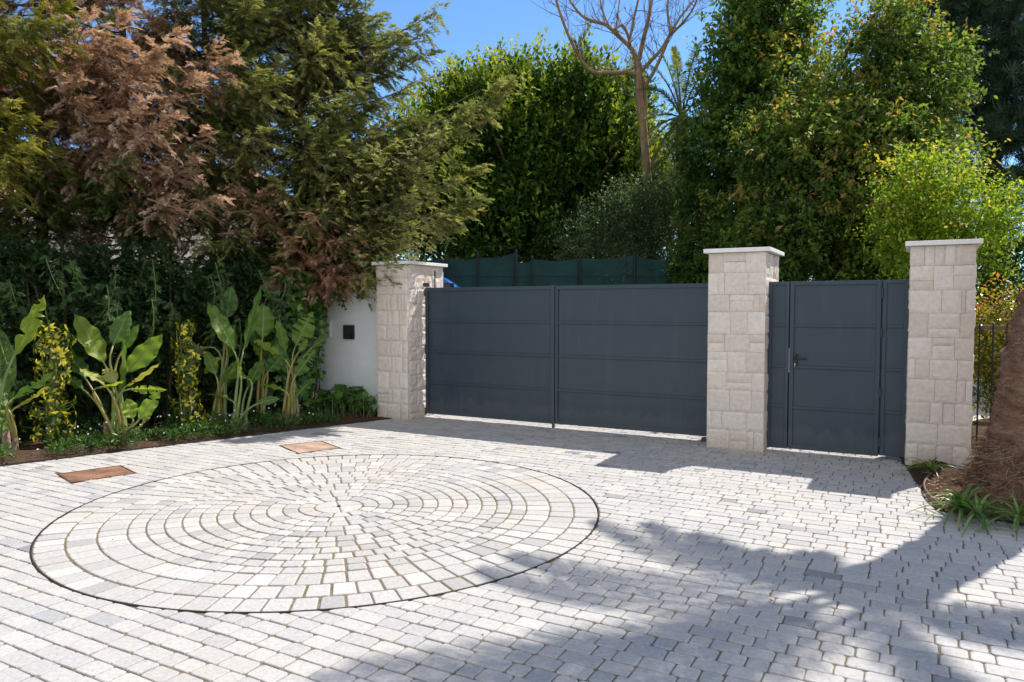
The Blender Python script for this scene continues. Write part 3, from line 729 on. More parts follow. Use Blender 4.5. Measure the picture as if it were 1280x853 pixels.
for px in (452, 500, 560, 598, 645, 665, 725, 793, 845, 890, 960):
    zt = max(D(px, t_[1], dF).z for t_ in tops if abs(t_[0] - px) < 2) + .04 if any(abs(t_[0] - px) < 2 for t_ in tops) else 2.8
    x = D(px, 320, dF).x; mb = MB(); mb.tube([(x, dF - .07, -.03), (x, dF - .07, zt)], .026, 8); mb.lathe((x, dF - .07, zt), [(.026, 0), (.018, .02), (0, .024)], 8); mb.build('post', M['post'], sf)
for z in (2.35,):
    mb = MB(); mb.tube([(-2.8, dF - .035, z), (5.4, dF - .035, z)], .006, 6); mb.build('wire', M['post'], sf)

# blue van behind the gate, mostly hidden
vn = empty('blue_van', (-2.5, 13.9, 0), 'blue van parked behind the gate, only its rounded roof end showing', 'van')
X1 = D(584, 358, 13.2).x; X0 = X1 - 1.8; Y0, Y1 = 13.0, 17.2
prof = [(X0, .38), (X0 - .02, .8), (X0, 1.25), (X0 + .10, 1.75), (X0 + .22, 2.06), (X0 + .42, 2.2), (X0 + .7, 2.25), (X1 - .7, 2.25), (X1 - .42, 2.2), (X1 - .22, 2.06), (X1 - .10, 1.75), (X1, 1.25), (X1 + .02, .8), (X1, .38)]
mb = MB(); n = len(prof)
vs = [(x, Y0 + (.25 if z > 1.9 else .10 if z > 1.5 else 0), z) for x, z in prof] + [(x, Y0 + .5, z + (.03 if z > 2 else 0)) for x, z in prof] + [(x, Y1 - .9, z) for x, z in prof] + [(x, Y1, min(z, 1.1)) for x, z in prof]
mb.add(vs, [tuple(range(n))] + [tuple(range(4 * n - 1, 3 * n - 1, -1))] + [(k * n + i, (k + 1) * n + i, (k + 1) * n + (i + 1) % n, k * n + (i + 1) % n) for k in range(3) for i in range(n)]); mb.build('body', M['blue'], vn)
mb = MB(); mb.add([(X0 + .22, Y0 + .085, 1.42), (X1 - .22, Y0 + .085, 1.42), (X1 - .24, Y0 + .20, 2.12), (X0 + .24, Y0 + .20, 2.12), (X0 + .22, Y0 + .12, 1.42), (X1 - .22, Y0 + .12, 1.42), (X1 - .24, Y0 + .27, 2.12), (X0 + .24, Y0 + .27, 2.12)], [(0, 1, 2, 3), (4, 7, 6, 5), (0, 3, 7, 4), (1, 5, 6, 2), (3, 2, 6, 7), (0, 4, 5, 1)]); mb.build('rear_window', M['glass'], vn)
for sg, xx in ((-1, X0), (1, X1)):
    for ya, yb in ((Y0 + .5, Y0 + 1.5), (Y0 + 1.6, Y0 + 2.9)):
        mb = MB(); mb.add([(xx - sg * .02, ya, 1.42), (xx - sg * .02, yb, 1.42), (xx - sg * .15, yb - .1, 2.0), (xx - sg * .15, ya, 2.0), (xx - sg * .06, ya, 1.42), (xx - sg * .06, yb, 1.42), (xx - sg * .19, yb - .1, 2.0), (xx - sg * .19, ya, 2.0)], [(0, 1, 2, 3), (7, 6, 5, 4), (0, 4, 5, 1), (3, 2, 6, 7), (0, 3, 7, 4), (1, 5, 6, 2)]); mb.build('side_window', M['glass'], vn)
    mb = MB(); mb.box((xx - .08 if sg > 0 else xx - .08, Y0 - .02, .9), (.16, 0, 0), (0, .08, 0), (0, 0, .38), .01); mb.build('tail_light', M['red'], vn)
    mb = MB(); mb.box((xx - sg * .35 - .12, Y1 - .06, .72), (.24, 0, 0), (0, .08, 0), (0, 0, .18), .01); mb.build('headlight', M['lens'], vn)
    for yy in (Y0 + .8, Y1 - .85):
        mb = MB(); mb.lathe((xx - .10 - sg * .09, yy, .33), [(.20, .0), (.31, .0), (.335, .02), (.335, .18), (.31, .20), (.20, .20)], 28, ax=(1, 0, 0)); wh = mb.build('wheel', M['tyre'], vn)
        mb = MB(); mb.lathe((xx - .10 - sg * .09, yy, .33), [(0, .02), (.05, .01), (.20, .02), (.20, .18), (.05, .19), (0, .18)], 20, ax=(1, 0, 0)); mb.build('rim', M['alloy'], wh)

# pale house far behind the cypresses
hs = empty('pale_house', (-15, 25, 0), 'pale pink rendered house glimpsed between the cypress trunks', 'house')
mb = MB(); mb.box((-25, 24, -.1), (17, 3.2, 0), (-1.2, 6, 0), (0, 0, 5.4)); mb.build('wall', M['house'], hs)
mb = MB(); a = [Vector((-25.6, 23.5, 5.35)), Vector((-7.4, 26.9, 5.35)), Vector((-8.8, 33.6, 5.35)), Vector((-27, 30.2, 5.35))]; r0 = (a[0] + a[3]) / 2 + Vector((2.5, .5, 2)); r1 = (a[1] + a[2]) / 2 + Vector((-2.5, -.5, 2))
mb.add(a + [r0, r1], [(0, 1, 5, 4), (1, 2, 5), (2, 3, 4, 5), (3, 0, 4), (3, 2, 1, 0)]); mb.build('roof', M['tile'], hs)
for k in range(5):
    p = Vector((-25, 24, 0)) + Vector((17, 3.2, 0)) * (.12 + .18 * k); e = Vector((17, 3.2, 0)).normalized(); nn = Vector((e.y, -e.x, 0))
    mb = MB(); mb.box(p + nn * .03 + Vector((0, 0, 1.2)), e * 1.1, nn * .04, (0, 0, 1.3), .01); wf = mb.build('window', M['white_pl'], hs)
    mb = MB(); mb.box(p + nn * .072 + e * .08 + Vector((0, 0, 1.28)), e * .94, nn * .01, (0, 0, 1.14)); mb.build('pane', M['glass'], wf)

# black railing fence right of the right pillar
rf = empty('railing_fence', W(9.2, .4), 'black metal railing fence between right pillar and palm trunk', 'fence')
for z in (.42, 1.45):
    mb = MB(); mb.gbox(7.735, 11.5, .41, .45, z, z + .04, .003); mb.build('rail', M['plank'], rf)
for k in range(31):
    s = 7.79 + k * .12
    mb = MB(); mb.gbox(s, s + .016, .40 - .008, .409, .0, 1.52, .002); mb.build('bar', M['iron'], rf)
for s in (9.6, 11.45):
    mb = MB(); mb.gbox(s, s + .05, .455, .505, -.05, 1.6, .004); mb.build('post', M['iron'], rf)
mb = MB(); mb.gbox(7.735, 11.5, .30, .60, -.05, .10, .01); o = mb.build('pale_ground_strip', M['cap']); tag(o, 'low white strip standing in for sunlit ground under the black railing fence', 'ground strip')  # white strip added in place of the sunlit ground below the rails
# ================================================================== CONIFERS
def V3(p): return np.array([p[0], p[1], p[2]], float)
class Sprays:
    """collects spray placements, then writes one mesh"""
    def __init__(s): s.p = []; s.d = []; s.u = []; s.s = []; s.v = []
    def add(s, p, d, u, sc, v): s.p.append(p); s.d.append(d); s.u.append(u); s.s.append(sc); s.v.append(v)
    def build(s, name, mat, parent, spread=.12):
        if not s.p: return None
        p, d, u, sc, v = (np.array(x, float) for x in (s.p, s.d, s.u, s.s, s.v)); fl = Fol()
        which = rng.integers(0, len(SPR), len(p))
        for k in range(len(SPR)):
            m = which == k
            if m.any(): fl.add(SPR[k][0], SPR[k][1], p[m], d[m], u[m], sc[m], v[m] + rng.normal(size=m.sum()) * spread)
        return fl.build(name, mat, parent)
def grow_bough(sp, wood, p0, p1, droop, tipup, bl, rr, dens=1.0, size=.2, tone=.5, start=.18, inner=None, hang=.35):
    """one bough from p0 to p1 hung with feathery branchlets"""
    p0, p1 = V3(p0), V3(p1); L = np.linalg.norm(p1 - p0); ax = (p1 - p0) / L
    P = lambda q: p0 + (p1 - p0) * q + np.array([0, 0, -droop * L * 4 * q * (1 - q) * .5 + tipup * L * q ** 3 - tipup * L * q])
    wood.tube([P(q) for q in np.linspace(0, .92, 7)], [.006 + .016 * L * .5 * (1 - q) for q in np.linspace(0, 1, 7)], 5)
    n = max(5, int(L / .056 * dens))
    for i in range(n):
        q = start + (1 - start) * (i + rr.random()) / n
        b = P(q); t = P(min(1, q + .03)) - P(q - .03); t /= np.linalg.norm(t)
        side = np.cross(t, [0, 0, 1.]); side /= max(1e-6, np.linalg.norm(side)); sg = rr.choice((-1, 1))
        dr = t * rr.uniform(.35, .9) + side * sg * rr.uniform(.15, 1.0) + np.array([0, 0, rr.uniform(-.75, .40)])
        if q > .93: dr = t + side * rr.uniform(-.3, .3)
        dr /= np.linalg.norm(dr); ln = bl * (1 - .45 * q) * rr.uniform(.6, 1.2) * (.65 + .35 * min(1, (q - start) * 5))
        m = max(2, int(ln / .050)); tn = min(1, max(0, tone + rr.gauss(0, .13) + (.10 if q > .75 else -.05)))
        tgt = inner if (inner is not None and q < .30 + rr.uniform(-.15, .15)) else sp
        for k in range(m):
            e = (k + rr.random() * .8) / m; c = b + dr * ln * e + np.array([0, 0, -hang * ln * e * e])
            sd = np.cross(dr, [0, 0, 1.]); sd /= max(1e-6, np.linalg.norm(sd))
            d2 = dr + sd * rr.uniform(-.9, .9) + np.array([0, 0, rr.uniform(-.75, .35) - hang * e]); d2 /= np.linalg.norm(d2)
            if c[2] > 2.2 and sun_lane(c) and rr.random() < .88: continue
            tgt.add(c, d2, (rr.uniform(-.6, .6), rr.uniform(-.6, .6), 1), size * rr.uniform(.65, 1.2) * (1 - .25 * e), tn + (.12 if e > .7 else 0))
def sun_lane(c):
    """true where foliage would stand between the sun and the row of paddle-leaved plants"""
    for h in (.4, 1.1):
        k = c[2] - h; q = Vector((c[0] - SHX * k, c[1] - SHY * k, 0)) - B0; a, b = q.dot(bd), q.dot(bn)
        if .6 < a < 5.3 and -.15 < b < .75: return True
    return False
def conifer(px, d, H, label, main, dead, params, seed, extra=(), deadrule=None, inner=True, side_n=0):
    rr = random.Random(seed); b = D(px, 400, d); base = Vector((b.x, b.y, 0))
    root = empty('cypress_tree', base, label, 'tree', 'cypress trees behind the hedge')
    wood = MB(); lean = Vector((rr.uniform(-.15, .15), rr.uniform(-.15, .15), 0))
    tp = [base + lean * k / 6 + Vector((rr.uniform(-.03, .03), rr.uniform(-.03, .03), -.05 + H * k / 6)) for k in range(7)]
    wood.tube(tp, [.115 - .015 * k for k in range(7)], 9)
    live, dd = Sprays(), Sprays(); zmin, zmax, n, L0, L1 = params
    for i in range(n):
        f = (i + rr.random()) / n; z = zmin + (zmax - zmin) * f
        az = rr.uniform(0, 2 * PI) if rr.random() < .35 else -PI / 2 + rr.uniform(-1.7, 1.7)
        back = math.sin(az) > .3
        L = (L0 + (L1 - L0) * f) * rr.uniform(.65, 1.15)
        p0 = base + lean * z / H + Vector((0, 0, z)); p1 = p0 + Vector((math.cos(az) * L, math.sin(az) * L, L * rr.uniform(-.05, .40)))
        isdead = deadrule(p1, rr) if deadrule else False
        grow_bough(dd if isdead else live, wood, p0, p1, rr.uniform(.12, .3), rr.uniform(0, .2), .62, rr, .8 if back else 1.15, rr.uniform(.15, .21), rr.uniform(.25, .7), inner=dd if inner else None)
    for i in range(side_n):
        z = rr.uniform(zmin + .6, zmax - .3); az = rr.uniform(-1.5, .35); L = rr.uniform(1.3, 2.1) * (1 - .05 * (z - 3)); p0 = base + lean * z / H + Vector((0, 0, z)); p1 = p0 + Vector((math.cos(az) * L, math.sin(az) * L, L * rr.uniform(.0, .45)))
        grow_bough(live, wood, p0, p1, rr.uniform(.1, .22), rr.uniform(0, .2), .62, rr, 1.1, rr.uniform(.16, .22), rr.uniform(.4, .75), inner=dd)
    more = [(tx - rr.uniform(0, 34), ty + rr.uniform(-22, 24), td + rr.uniform(-.35, .5), rise * rr.uniform(.6, 1.1), dn, dk) for (tx, ty, td, rise, dn, dk) in extra if px > 300 and tx > 410 and (ty > 172 or tx > 590) and not dk for _ in range(3)]
    for (tx, ty, td, rise, dn, dk) in list(extra) + more:
        p1 = D(tx, ty, td); z0 = p1.z - rise; p0 = base + lean * z0 / H + Vector((0, 0, z0)); 
        grow_bough(dd if dk else live, wood, p0, p1, rr.uniform(.05, .15), rr.uniform(0, .12), .60, rr, dn, rr.uniform(.16, .21), rr.uniform(.4, .75), inner=dd if inner else None)
    wood.build('trunk', M['bark'], root, True)
    live.build('crown', main, root); 
    o = dd.build('dead_foliage', dead, root)
    if o and not deadrule: o['label'] = 'dry reddish inner twigs'
    return root
conifer(-80, 9.0, 6.7, 'bright yellow-green cypress at the far left edge, half out of frame', M['cy_yellow'], M['cy_rust'], (2.9, 6.2, 48, 1.5, 1.0), 1,
        extra=[(70, 12, 8.6, .5, 1.3, 0), (45, 30, 8.4, .4, 1.3, 0), (30, 150, 8.4, .4, 1.3, 0), (22, 185, 8.3, .2, 1.3, 0), (10, 130, 8.2, .3, 1.3, 0), (75, 40, 8.8, .6, 1.2, 0)])
conifer(48, 10.5, 7.2, 'mostly dead brown cypress with dark trunk, second from the left', M['cy_dark'], M['cy_brown'], (2.5, 6.7, 66, 1.55, 1.1), 2,
        extra=[(60, 190, 9.2, .3, 1.2, 0), (120, 150, 9.2, .4, 1.3, 1), (170, 130, 9.3, .5, 1.3, 1), (200, 150, 9.4, .6, 1.2, 1), (100, 100, 9.0, .4, 1.3, 1), (190, 70, 9.3, .5, 1.3, 1), (220, 40, 9.5, .6, 1.2, 1),
               (150, 30, 9.2, .5, 1.3, 1), (20, 85, 9.1, .2, 1.2, 1), (240, 100, 9.7, .4, 1.1, 1), (110, 20, 9.1, .4, 1.3, 1), (60, 60, 9.0, .4, 1.3, 1), (150, 200, 9.4, .2, 1.1, 0), (90, 250, 9.6, .1, 1.0, 0), (30, 270, 9.6, .1, 1.0, 0)],
        deadrule=lambda p, r: p.z > 3.9 + r.uniform(-.5, .5) and r.random() < .74, inner=False)
conifer(165, 11.3, 7.4, 'dark green cypress partly browned, between the dead brown one and the tallest pair', M['cy_dark'], M['cy_brown'], (2.4, 6.9, 58, 1.35, 1.0), 3,
        extra=[(190, 215, 9.9, .2, 1.1, 1), (235, 200, 10.0, .3, 1.2, 1), (250, 165, 10.0, .4, 1.2, 1), (270, 60, 10.0, .5, 1.2, 1), (285, 75, 10.2, .5, 1.1, 1), (140, 230, 9.8, .2, 1.1, 0), (120, 215, 9.8, .2, 1.0, 0), (210, 250, 9.9, 0, 1.1, 1), (265, 245, 10.2, 0, 1., 1)],
        deadrule=lambda p, r: r.random() < .48, inner=False)
conifer(272, 12.0, 7.7, 'mid green cypress with a few brown sprays, left of the large olive-green one', M['cy_green'], M['cy_brown'], (2.6, 7.2, 64, 1.45, 1.1), 4,
        extra=[(320, 95, 10.5, .5, 1.3, 0), (345, 100, 10.6, .4, 1.3, 0), (300, 65, 10.5, .6, 1.2, 0), (325, 165, 10.6, .3, 1.2, 0), (290, 110, 10.5, .4, 1.2, 0), (300, 290, 10.6, 0, 1.1, 0), (260, 300, 10.6, 0, 1., 0)], side_n=18,
        deadrule=lambda p, r: r.random() < .24, inner=False)
conifer(372, 12.7, 8.1, 'large olive-green cypress reaching long boughs over the white wall', M['cy_green'], M['cy_rust'], (2.3, 7.6, 84, 1.65, 1.3), 5,
        extra=[(634, 106, 11.6, 1.1, 1.35, 0), (600, 150, 11.4, .9, 1.3, 0), (562, 4, 12.2, .8, 1.2, 0), (548, 28, 12.0, .7, 1.2, 0), (538, 66, 12.2, .6, 1.1, 0), (530, 100, 12.6, .5, 1.0, 0), (500, 55, 12, .5, 1.2, 0), (492, 120, 12, .4, 1.2, 0),
               (592, 212, 11.4, .6, 1.3, 0), (590, 250, 11.2, .35, 1.35, 0), (558, 284, 11.2, .15, 1.3, 0), (545, 235, 11.2, .4, 1.3, 0), (520, 190, 11.2, .5, 1.3, 0), (510, 270, 11.0, .2, 1.3, 0), (500, 310, 11.0, -.1, 1.2, 0), (470, 300, 10.9, 0, 1.3, 0),
               (575, 178, 11.5, .8, 1.2, 0), (540, 160, 11.6, .7, 1.1, 0), (450, 240, 10.9, .3, 1.3, 0), (470, 190, 11, .4, 1.3, 0), (430, 180, 10.9, .4, 1.3, 0), (420, 130, 10.9, .4, 1.3, 0), (450, 100, 11.2, .5, 1.2, 0),
               (430, 330, 11.0, -.3, 1.2, 1), (410, 350, 11.0, -.4, 1.1, 1), (450, 320, 11.1, -.2, 1.2, 1), (395, 320, 11.2, -.2, 1.2, 1), (445, 285, 10.9, -.1, 1.2, 1), (370, 300, 10.8, 0, 1.2, 1), (330, 262, 10.8, .1, 1.1, 1), (400, 262, 10.8, .1, 1.1, 1), (355, 335, 10.9, -.2, 1.1, 1), (425, 345, 11.2, -.3, 1.2, 1), (300, 235, 10.8, .2, 1, 1), (465, 335, 11.2, -.3, 1.0, 1), (420, 300, 11.0, -.1, 1.2, 1), (350, 315, 11.0, 0, 1.2, 0), (380, 280, 10.9, .1, 1.2, 0), (320, 270, 11, .1, 1.1, 0), (345, 230, 10.9, .2, 1.2, 0)], side_n=44)

# ------------------------------------------------------------------ clipped conifer hedge behind the bed
hg = empty('hedge', B0 + bn * 1.6, 'dark ferny conifer hedge in shade behind the row of banana-like plants', 'hedge')
hs_ = Sprays(); wood = MB(); rr = random.Random(50); LB = 6.6
for i in range(46):
    a = -2.2 + LB * (i + rr.random()) / 46; p = B0 + bd * a + bn * (1.6 + rr.uniform(-.15, .2)); h = rr.uniform(2.0, 2.6)
    wood.tube([p + Vector((0, 0, -.05)), p + Vector((rr.uniform(-.1, .1), 0, h * .5)), p + Vector((rr.uniform(-.15, .15), 0, h))], [.035, .025, .01], 6)
for i in range(21000):
    a = -2.3 + LB * rr.random(); z = rr.uniform(.02, 1) ** .8 * 2.95
    top = 2.45 + .32 * noise.noise((a * 1.7, 0, 3)) + rr.uniform(-.1, .18)
    if z > top: continue
    dep = 1.42 + .28 * noise.noise((a * 1.9, z * 1.3, 7)) + rr.random() ** 2 * .75
    p = B0 + bd * a + bn * dep + Vector((0, 0, z))
    out = -bn + bd * rr.uniform(-.7, .7) + Vector((0, 0, rr.uniform(-1.1, .5)))
    hs_.add(tuple(p), tuple(out.normalized()), (rr.uniform(-.5, .5), rr.uniform(-.5, .5), 1), rr.uniform(.13, .24), .45 + .4 * noise.noise((a * 2.5, z * 2.5, 1)) + rr.gauss(0, .12))
for i in range(6500):
    a = -2.3 + LB * rr.random(); z = rr.uniform(.02, 1) * (2.25 + .3 * noise.noise((a * 1.7, 0, 3))); p = B0 + bd * a + bn * rr.uniform(1.95, 2.4) + Vector((0, 0, z))
    hs_.add(tuple(p), tuple((-bn + bd * rr.uniform(-1, 1) + Vector((0, 0, rr.uniform(-1, .6)))).normalized()), (rr.uniform(-.5, .5), rr.uniform(-.5, .5), 1), rr.uniform(.28, .42), .35 + rr.gauss(0, .12))
wood.build('stem', M['bark'], hg); hs_.build('foliage', M['hedge'], hg)
fr = Sprays()     # long trailing feathery shoots hanging in front
for i in range(46):
    a = -1.6 + 5.7 * rr.random(); z = rr.uniform(1.5, 2.35); p = B0 + bd * a + bn * rr.uniform(.85, 1.3) + Vector((0, 0, z))
    ln = rr.uniform(.35, 1.0); dx = rr.uniform(-.25, .25); pts = []
    for k in range(9):
        e = k / 8; q = p + bd * dx * e * e - bn * .12 * math.sin(e * PI) + Vector((0, 0, -ln * e)); pts.append(q)
        for m in range(4): fr.add(tuple(q + Vector((rr.uniform(-.06, .06), rr.uniform(-.06, .06), 0))), (rr.uniform(-1, 1), rr.uniform(-1, 1), rr.uniform(-1, .2)), (rr.uniform(-1, 1), rr.uniform(-1, 1), .3), rr.uniform(.08, .15), rr.uniform(.5, .95))
    sh = MB(); sh.tube(pts, [.005] * 9, 4); sh.build('trailing_stem', M['petiole_g'], hg)
fr.build('trailing_shoot', M['hedge'], hg)

# ================================================================== BROADLEAF TREES
def broad(name, lobes, mat, label, cat, base, leaf=.075, dens=1.0, limbs=True, bark='bark', upright=0.0, group=None, tone=.42, young=.0, fill=True, trad=.09, lumpy=.35, droop=.0):
    """lobes: (px, py, radius px, depth, [vertical stretch])"""
    root = empty(name, base, label, cat, group); fl = Fol(); P_, D_, U_, S_, A_ = [], [], [], [], []
    wood = MB(); cs = []
    for lb in lobes:
        c = D(lb[0], lb[1], lb[3]); R = lb[2] * lb[3] / F; vs = lb[4] if len(lb) > 4 else 1.0; cs.append((c, R))
        nc = int(dens * 2.1 * 62 * R * R / .25 * vs) + 8
        u = rand_unit(nc); rad = R * (1 - .62 * rng.random(nc) ** 1.6)
        f = np.array([noise.noise(Vector(c * .7) + Vector(x) * 1.9) for x in u]); rad *= 1 + lumpy * f * 1.6
        pos = np.array(c)[None] + u * rad[:, None] * np.array([1, 1, vs])
        dirs = norm(u * .8 + rng.normal(size=(nc, 3)) * .55 + np.array([0, 0, .25 + upright * 2.0 - droop]))
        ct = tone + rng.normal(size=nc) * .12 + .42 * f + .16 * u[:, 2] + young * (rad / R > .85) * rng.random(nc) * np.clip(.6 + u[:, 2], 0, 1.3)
        ln = rng.uniform(.18, .42, nc) * (1 + upright * 1.8)
        for k in range(nc):
            m = int(rng.integers(9, 15)); e = (np.arange(m) + rng.random(m)) / m
            pp = pos[k] + dirs[k] * ln[k] * e[:, None] + rng.normal(size=(m, 3)) * .035
            dd = norm(dirs[k] * (.4 + upright) + rng.normal(size=(m, 3)) * .75 + np.array([0, 0, -.15 - droop]))
            P_.append(pp); D_.append(dd); U_.append(rng.normal(size=(m, 3)) * .55 + np.array([.1, -.1, 1.])); S_.append(leaf * rng.uniform(.45, 1.4, m)); A_.append(ct[k] + rng.normal(size=m) * .12 + (e > .8) * young * .35)
    fl.add(LEAF_V, LEAF_F, np.concatenate(P_), np.concatenate(D_), np.concatenate(U_), np.concatenate(S_), np.concatenate(A_))
    if limbs:
        base = Vector(base); top = sum((c for c, R in cs), Vector()) / len(cs); mid = Vector((base.x * .7 + top.x * .3, base.y * .7 + top.y * .3, top.z * .55))
        wood.tube([base + Vector((0, 0, -.05)), (base + mid) / 2 + Vector((.05, .03, 0)), mid], [trad, trad * .85, trad * .7], 9)
        for c, R in cs:
            k = (mid + c) / 2 + Vector((rnd.uniform(-.2, .2), rnd.uniform(-.2, .2), rnd.uniform(-.1, .3)))
            wood.tube([mid, k, c], [trad * .6, trad * .4, trad * .18], 6)
            for q in range(5):
                e = Vector(rand_unit(1)[0]) * R * .9; wood.tube([c, c + e * .5 + Vector((0, 0, .05)), c + e], [trad * .16, trad * .1, .004], 4)
        wood.build('trunk', M[bark], root, True)
    fl.build('crown', mat, root)
    return root
def gp(px, d): p = D(px, 400, d); return Vector((p.x, p.y, 0))
# ficus: a clipped dome with upright shoots
fc = gp(665, 19.5)
lob = [(600, 235, 95, 19.3), (690, 235, 105, 19.5), (760, 245, 75, 19.5), (560, 255, 70, 19.0), (640, 190, 80, 19.3), (715, 185, 80, 19.5), (585, 175, 58, 19.0), (770, 190, 48, 19.6), (660, 145, 52, 19.5), (600, 140, 38, 19.2), (720, 140, 46, 19.6), (560, 180, 40, 19),
       (780, 145, 34, 19.8), (520, 210, 50, 18.6), (520, 280, 60, 18.6), (600, 305, 70, 18.6), (690, 300, 75, 18.8), (760, 305, 60, 18.9), (815, 240, 40, 19.6), (805, 300, 45, 19.2)]
rs = random.Random(5)
for k in range(46):
    x = rs.uniform(505, 815); yt = 92 + 75 * abs((x - 665) / 150) ** 2.2; lob.append((x, yt + rs.uniform(8, 120), rs.uniform(8, 15), rs.uniform(17.6, 19.2), 2.8))
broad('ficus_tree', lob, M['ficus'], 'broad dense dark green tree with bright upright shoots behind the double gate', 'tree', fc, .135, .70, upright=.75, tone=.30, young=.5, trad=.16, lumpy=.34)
# bright leading shoots along the top of the ficus
broad('grey_green_shrub', [(812, 252, 34, 16.4), (848, 240, 30, 16.4), (785, 262, 30, 16.5), (760, 290, 42, 16.8), (800, 275, 40, 16.8), (835, 300, 42, 16.8), (725, 310, 34, 16.6), (780, 330, 40, 16.6), (860, 320, 38, 16.4), (840, 260, 30, 17)], M['olive'], 'grey-green shrub rising above the green screen fence, right half of the gate', 'shrub', gp(790, 16.8), .06, 1.2, tone=.5, trad=.04)
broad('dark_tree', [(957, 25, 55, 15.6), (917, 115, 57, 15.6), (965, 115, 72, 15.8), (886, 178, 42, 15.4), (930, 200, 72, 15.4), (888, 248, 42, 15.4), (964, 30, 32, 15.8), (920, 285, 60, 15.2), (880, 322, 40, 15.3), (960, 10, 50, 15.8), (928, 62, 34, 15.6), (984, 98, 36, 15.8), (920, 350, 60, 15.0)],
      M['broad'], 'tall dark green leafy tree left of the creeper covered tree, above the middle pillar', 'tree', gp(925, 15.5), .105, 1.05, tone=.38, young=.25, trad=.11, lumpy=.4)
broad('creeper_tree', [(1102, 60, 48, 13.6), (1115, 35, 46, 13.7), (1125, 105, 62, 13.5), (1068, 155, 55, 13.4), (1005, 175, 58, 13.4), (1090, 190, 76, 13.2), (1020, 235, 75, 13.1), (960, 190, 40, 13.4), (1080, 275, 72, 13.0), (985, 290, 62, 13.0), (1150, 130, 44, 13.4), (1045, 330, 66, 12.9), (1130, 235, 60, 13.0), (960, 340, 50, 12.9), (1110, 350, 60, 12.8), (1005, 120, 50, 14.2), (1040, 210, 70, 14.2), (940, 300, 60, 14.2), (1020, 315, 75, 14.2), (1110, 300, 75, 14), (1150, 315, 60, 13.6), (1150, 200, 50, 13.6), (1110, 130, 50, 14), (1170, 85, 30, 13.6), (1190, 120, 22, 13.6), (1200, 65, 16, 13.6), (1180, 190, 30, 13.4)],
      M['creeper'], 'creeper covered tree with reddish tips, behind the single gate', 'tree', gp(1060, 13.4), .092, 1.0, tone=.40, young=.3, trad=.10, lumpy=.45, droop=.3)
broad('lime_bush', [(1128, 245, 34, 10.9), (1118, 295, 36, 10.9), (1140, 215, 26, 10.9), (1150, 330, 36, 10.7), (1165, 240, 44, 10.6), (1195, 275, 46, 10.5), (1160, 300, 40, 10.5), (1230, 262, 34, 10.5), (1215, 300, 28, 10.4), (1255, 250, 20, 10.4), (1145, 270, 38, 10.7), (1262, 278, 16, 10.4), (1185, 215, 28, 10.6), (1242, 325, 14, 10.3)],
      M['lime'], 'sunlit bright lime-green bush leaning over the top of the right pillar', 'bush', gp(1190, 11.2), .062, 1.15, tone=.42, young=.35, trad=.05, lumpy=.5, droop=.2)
# loose whippy shoots between the two humps
# dark pine at the far right
def pine(base, lobes, label):
    root = empty('pine_tree', base, label, 'tree'); fl = Fol(); wood = MB()
    k = 11; vs = []; fs = []
    r = random.Random(4)
    for i in range(k):
        a = r.uniform(0, 2 * PI); e = r.uniform(.25, .95); d = Vector((math.cos(a) * e, 1.0, math.sin(a) * e)).normalized(); sdv = d.orthogonal().normalized() * .028; b = len(vs)
        for q in (Vector() - sdv * .5, Vector() + sdv * .5, d + sdv * .6, d - sdv * .6): vs.append(tuple(q))
        fs.append((b, b + 1, b + 2, b + 3))
    TV, TF = np.array(vs), np.array(fs)
    P_, D_, A_ = [], [], []
    for lb in lobes:
        c = D(lb[0], lb[1], lb[3]); R = lb[2] * lb[3] / F; n = int(420 * R * R) + 30
        u = rand_unit(n); f = np.array([noise.noise(Vector(c) * .8 + Vector(x) * 2.2) for x in u])
        P_.append(np.array(c)[None] + u * (R * (1 - .6 * rng.random(n) ** 1.4) * (1 + .6 * f))[:, None] * np.array([1, 1, .72])); D_.append(norm(u * .5 + rng.normal(size=(n, 3)) * .6 + [0, 0, .5])); A_.append(.4 + .5 * f + rng.normal(size=n) * .15)
    P_ = np.concatenate(P_); n = len(P_)
    fl.add(TV, TF, P_, np.concatenate(D_), rng.normal(size=(n, 3)), rng.uniform(.2, .36, n), np.concatenate(A_))
    base = Vector(base); top = base + Vector((.6, .3, 9)); wood.tube([base, base + Vector((.2, 0, 3)), base + Vector((.1, .2, 6)), top], [.28, .24, .2, .1], 10)
    for lb in lobes:
        c = D(lb[0], lb[1], lb[3]); z0 = max(2.5, min(8.5, c.z - .8)); s0 = base + Vector((.15, .1, z0)); wood.tube([s0, (s0 + c) / 2 + Vector((0, 0, .15)), c], [.09, .06, .02], 6)
    wood.build('trunk', M['bark'], root, True); fl.build('crown', M['pine'], root)
pine(gp(1232, 18), [(1180, 20, 60, 18), (1240, 40, 62, 17.6), (1275, 90, 55, 17.4), (1225, 105, 55, 17.8), (1275, 160, 48, 17.4), (1235, 175, 36, 17.6), (1290, 20, 70, 17.8), (1180, 80, 45, 18.2), (1320, 120, 70, 17.6), (1190, 150, 40, 18.2), (1275, 235, 40, 17.2), (1215, 225, 26, 17.8), (1320, 200, 60, 17.5), (1160, -10, 50, 18.2), (1230, -30, 60, 18)],
     'dark pine with flat needle clumps at the upper right')
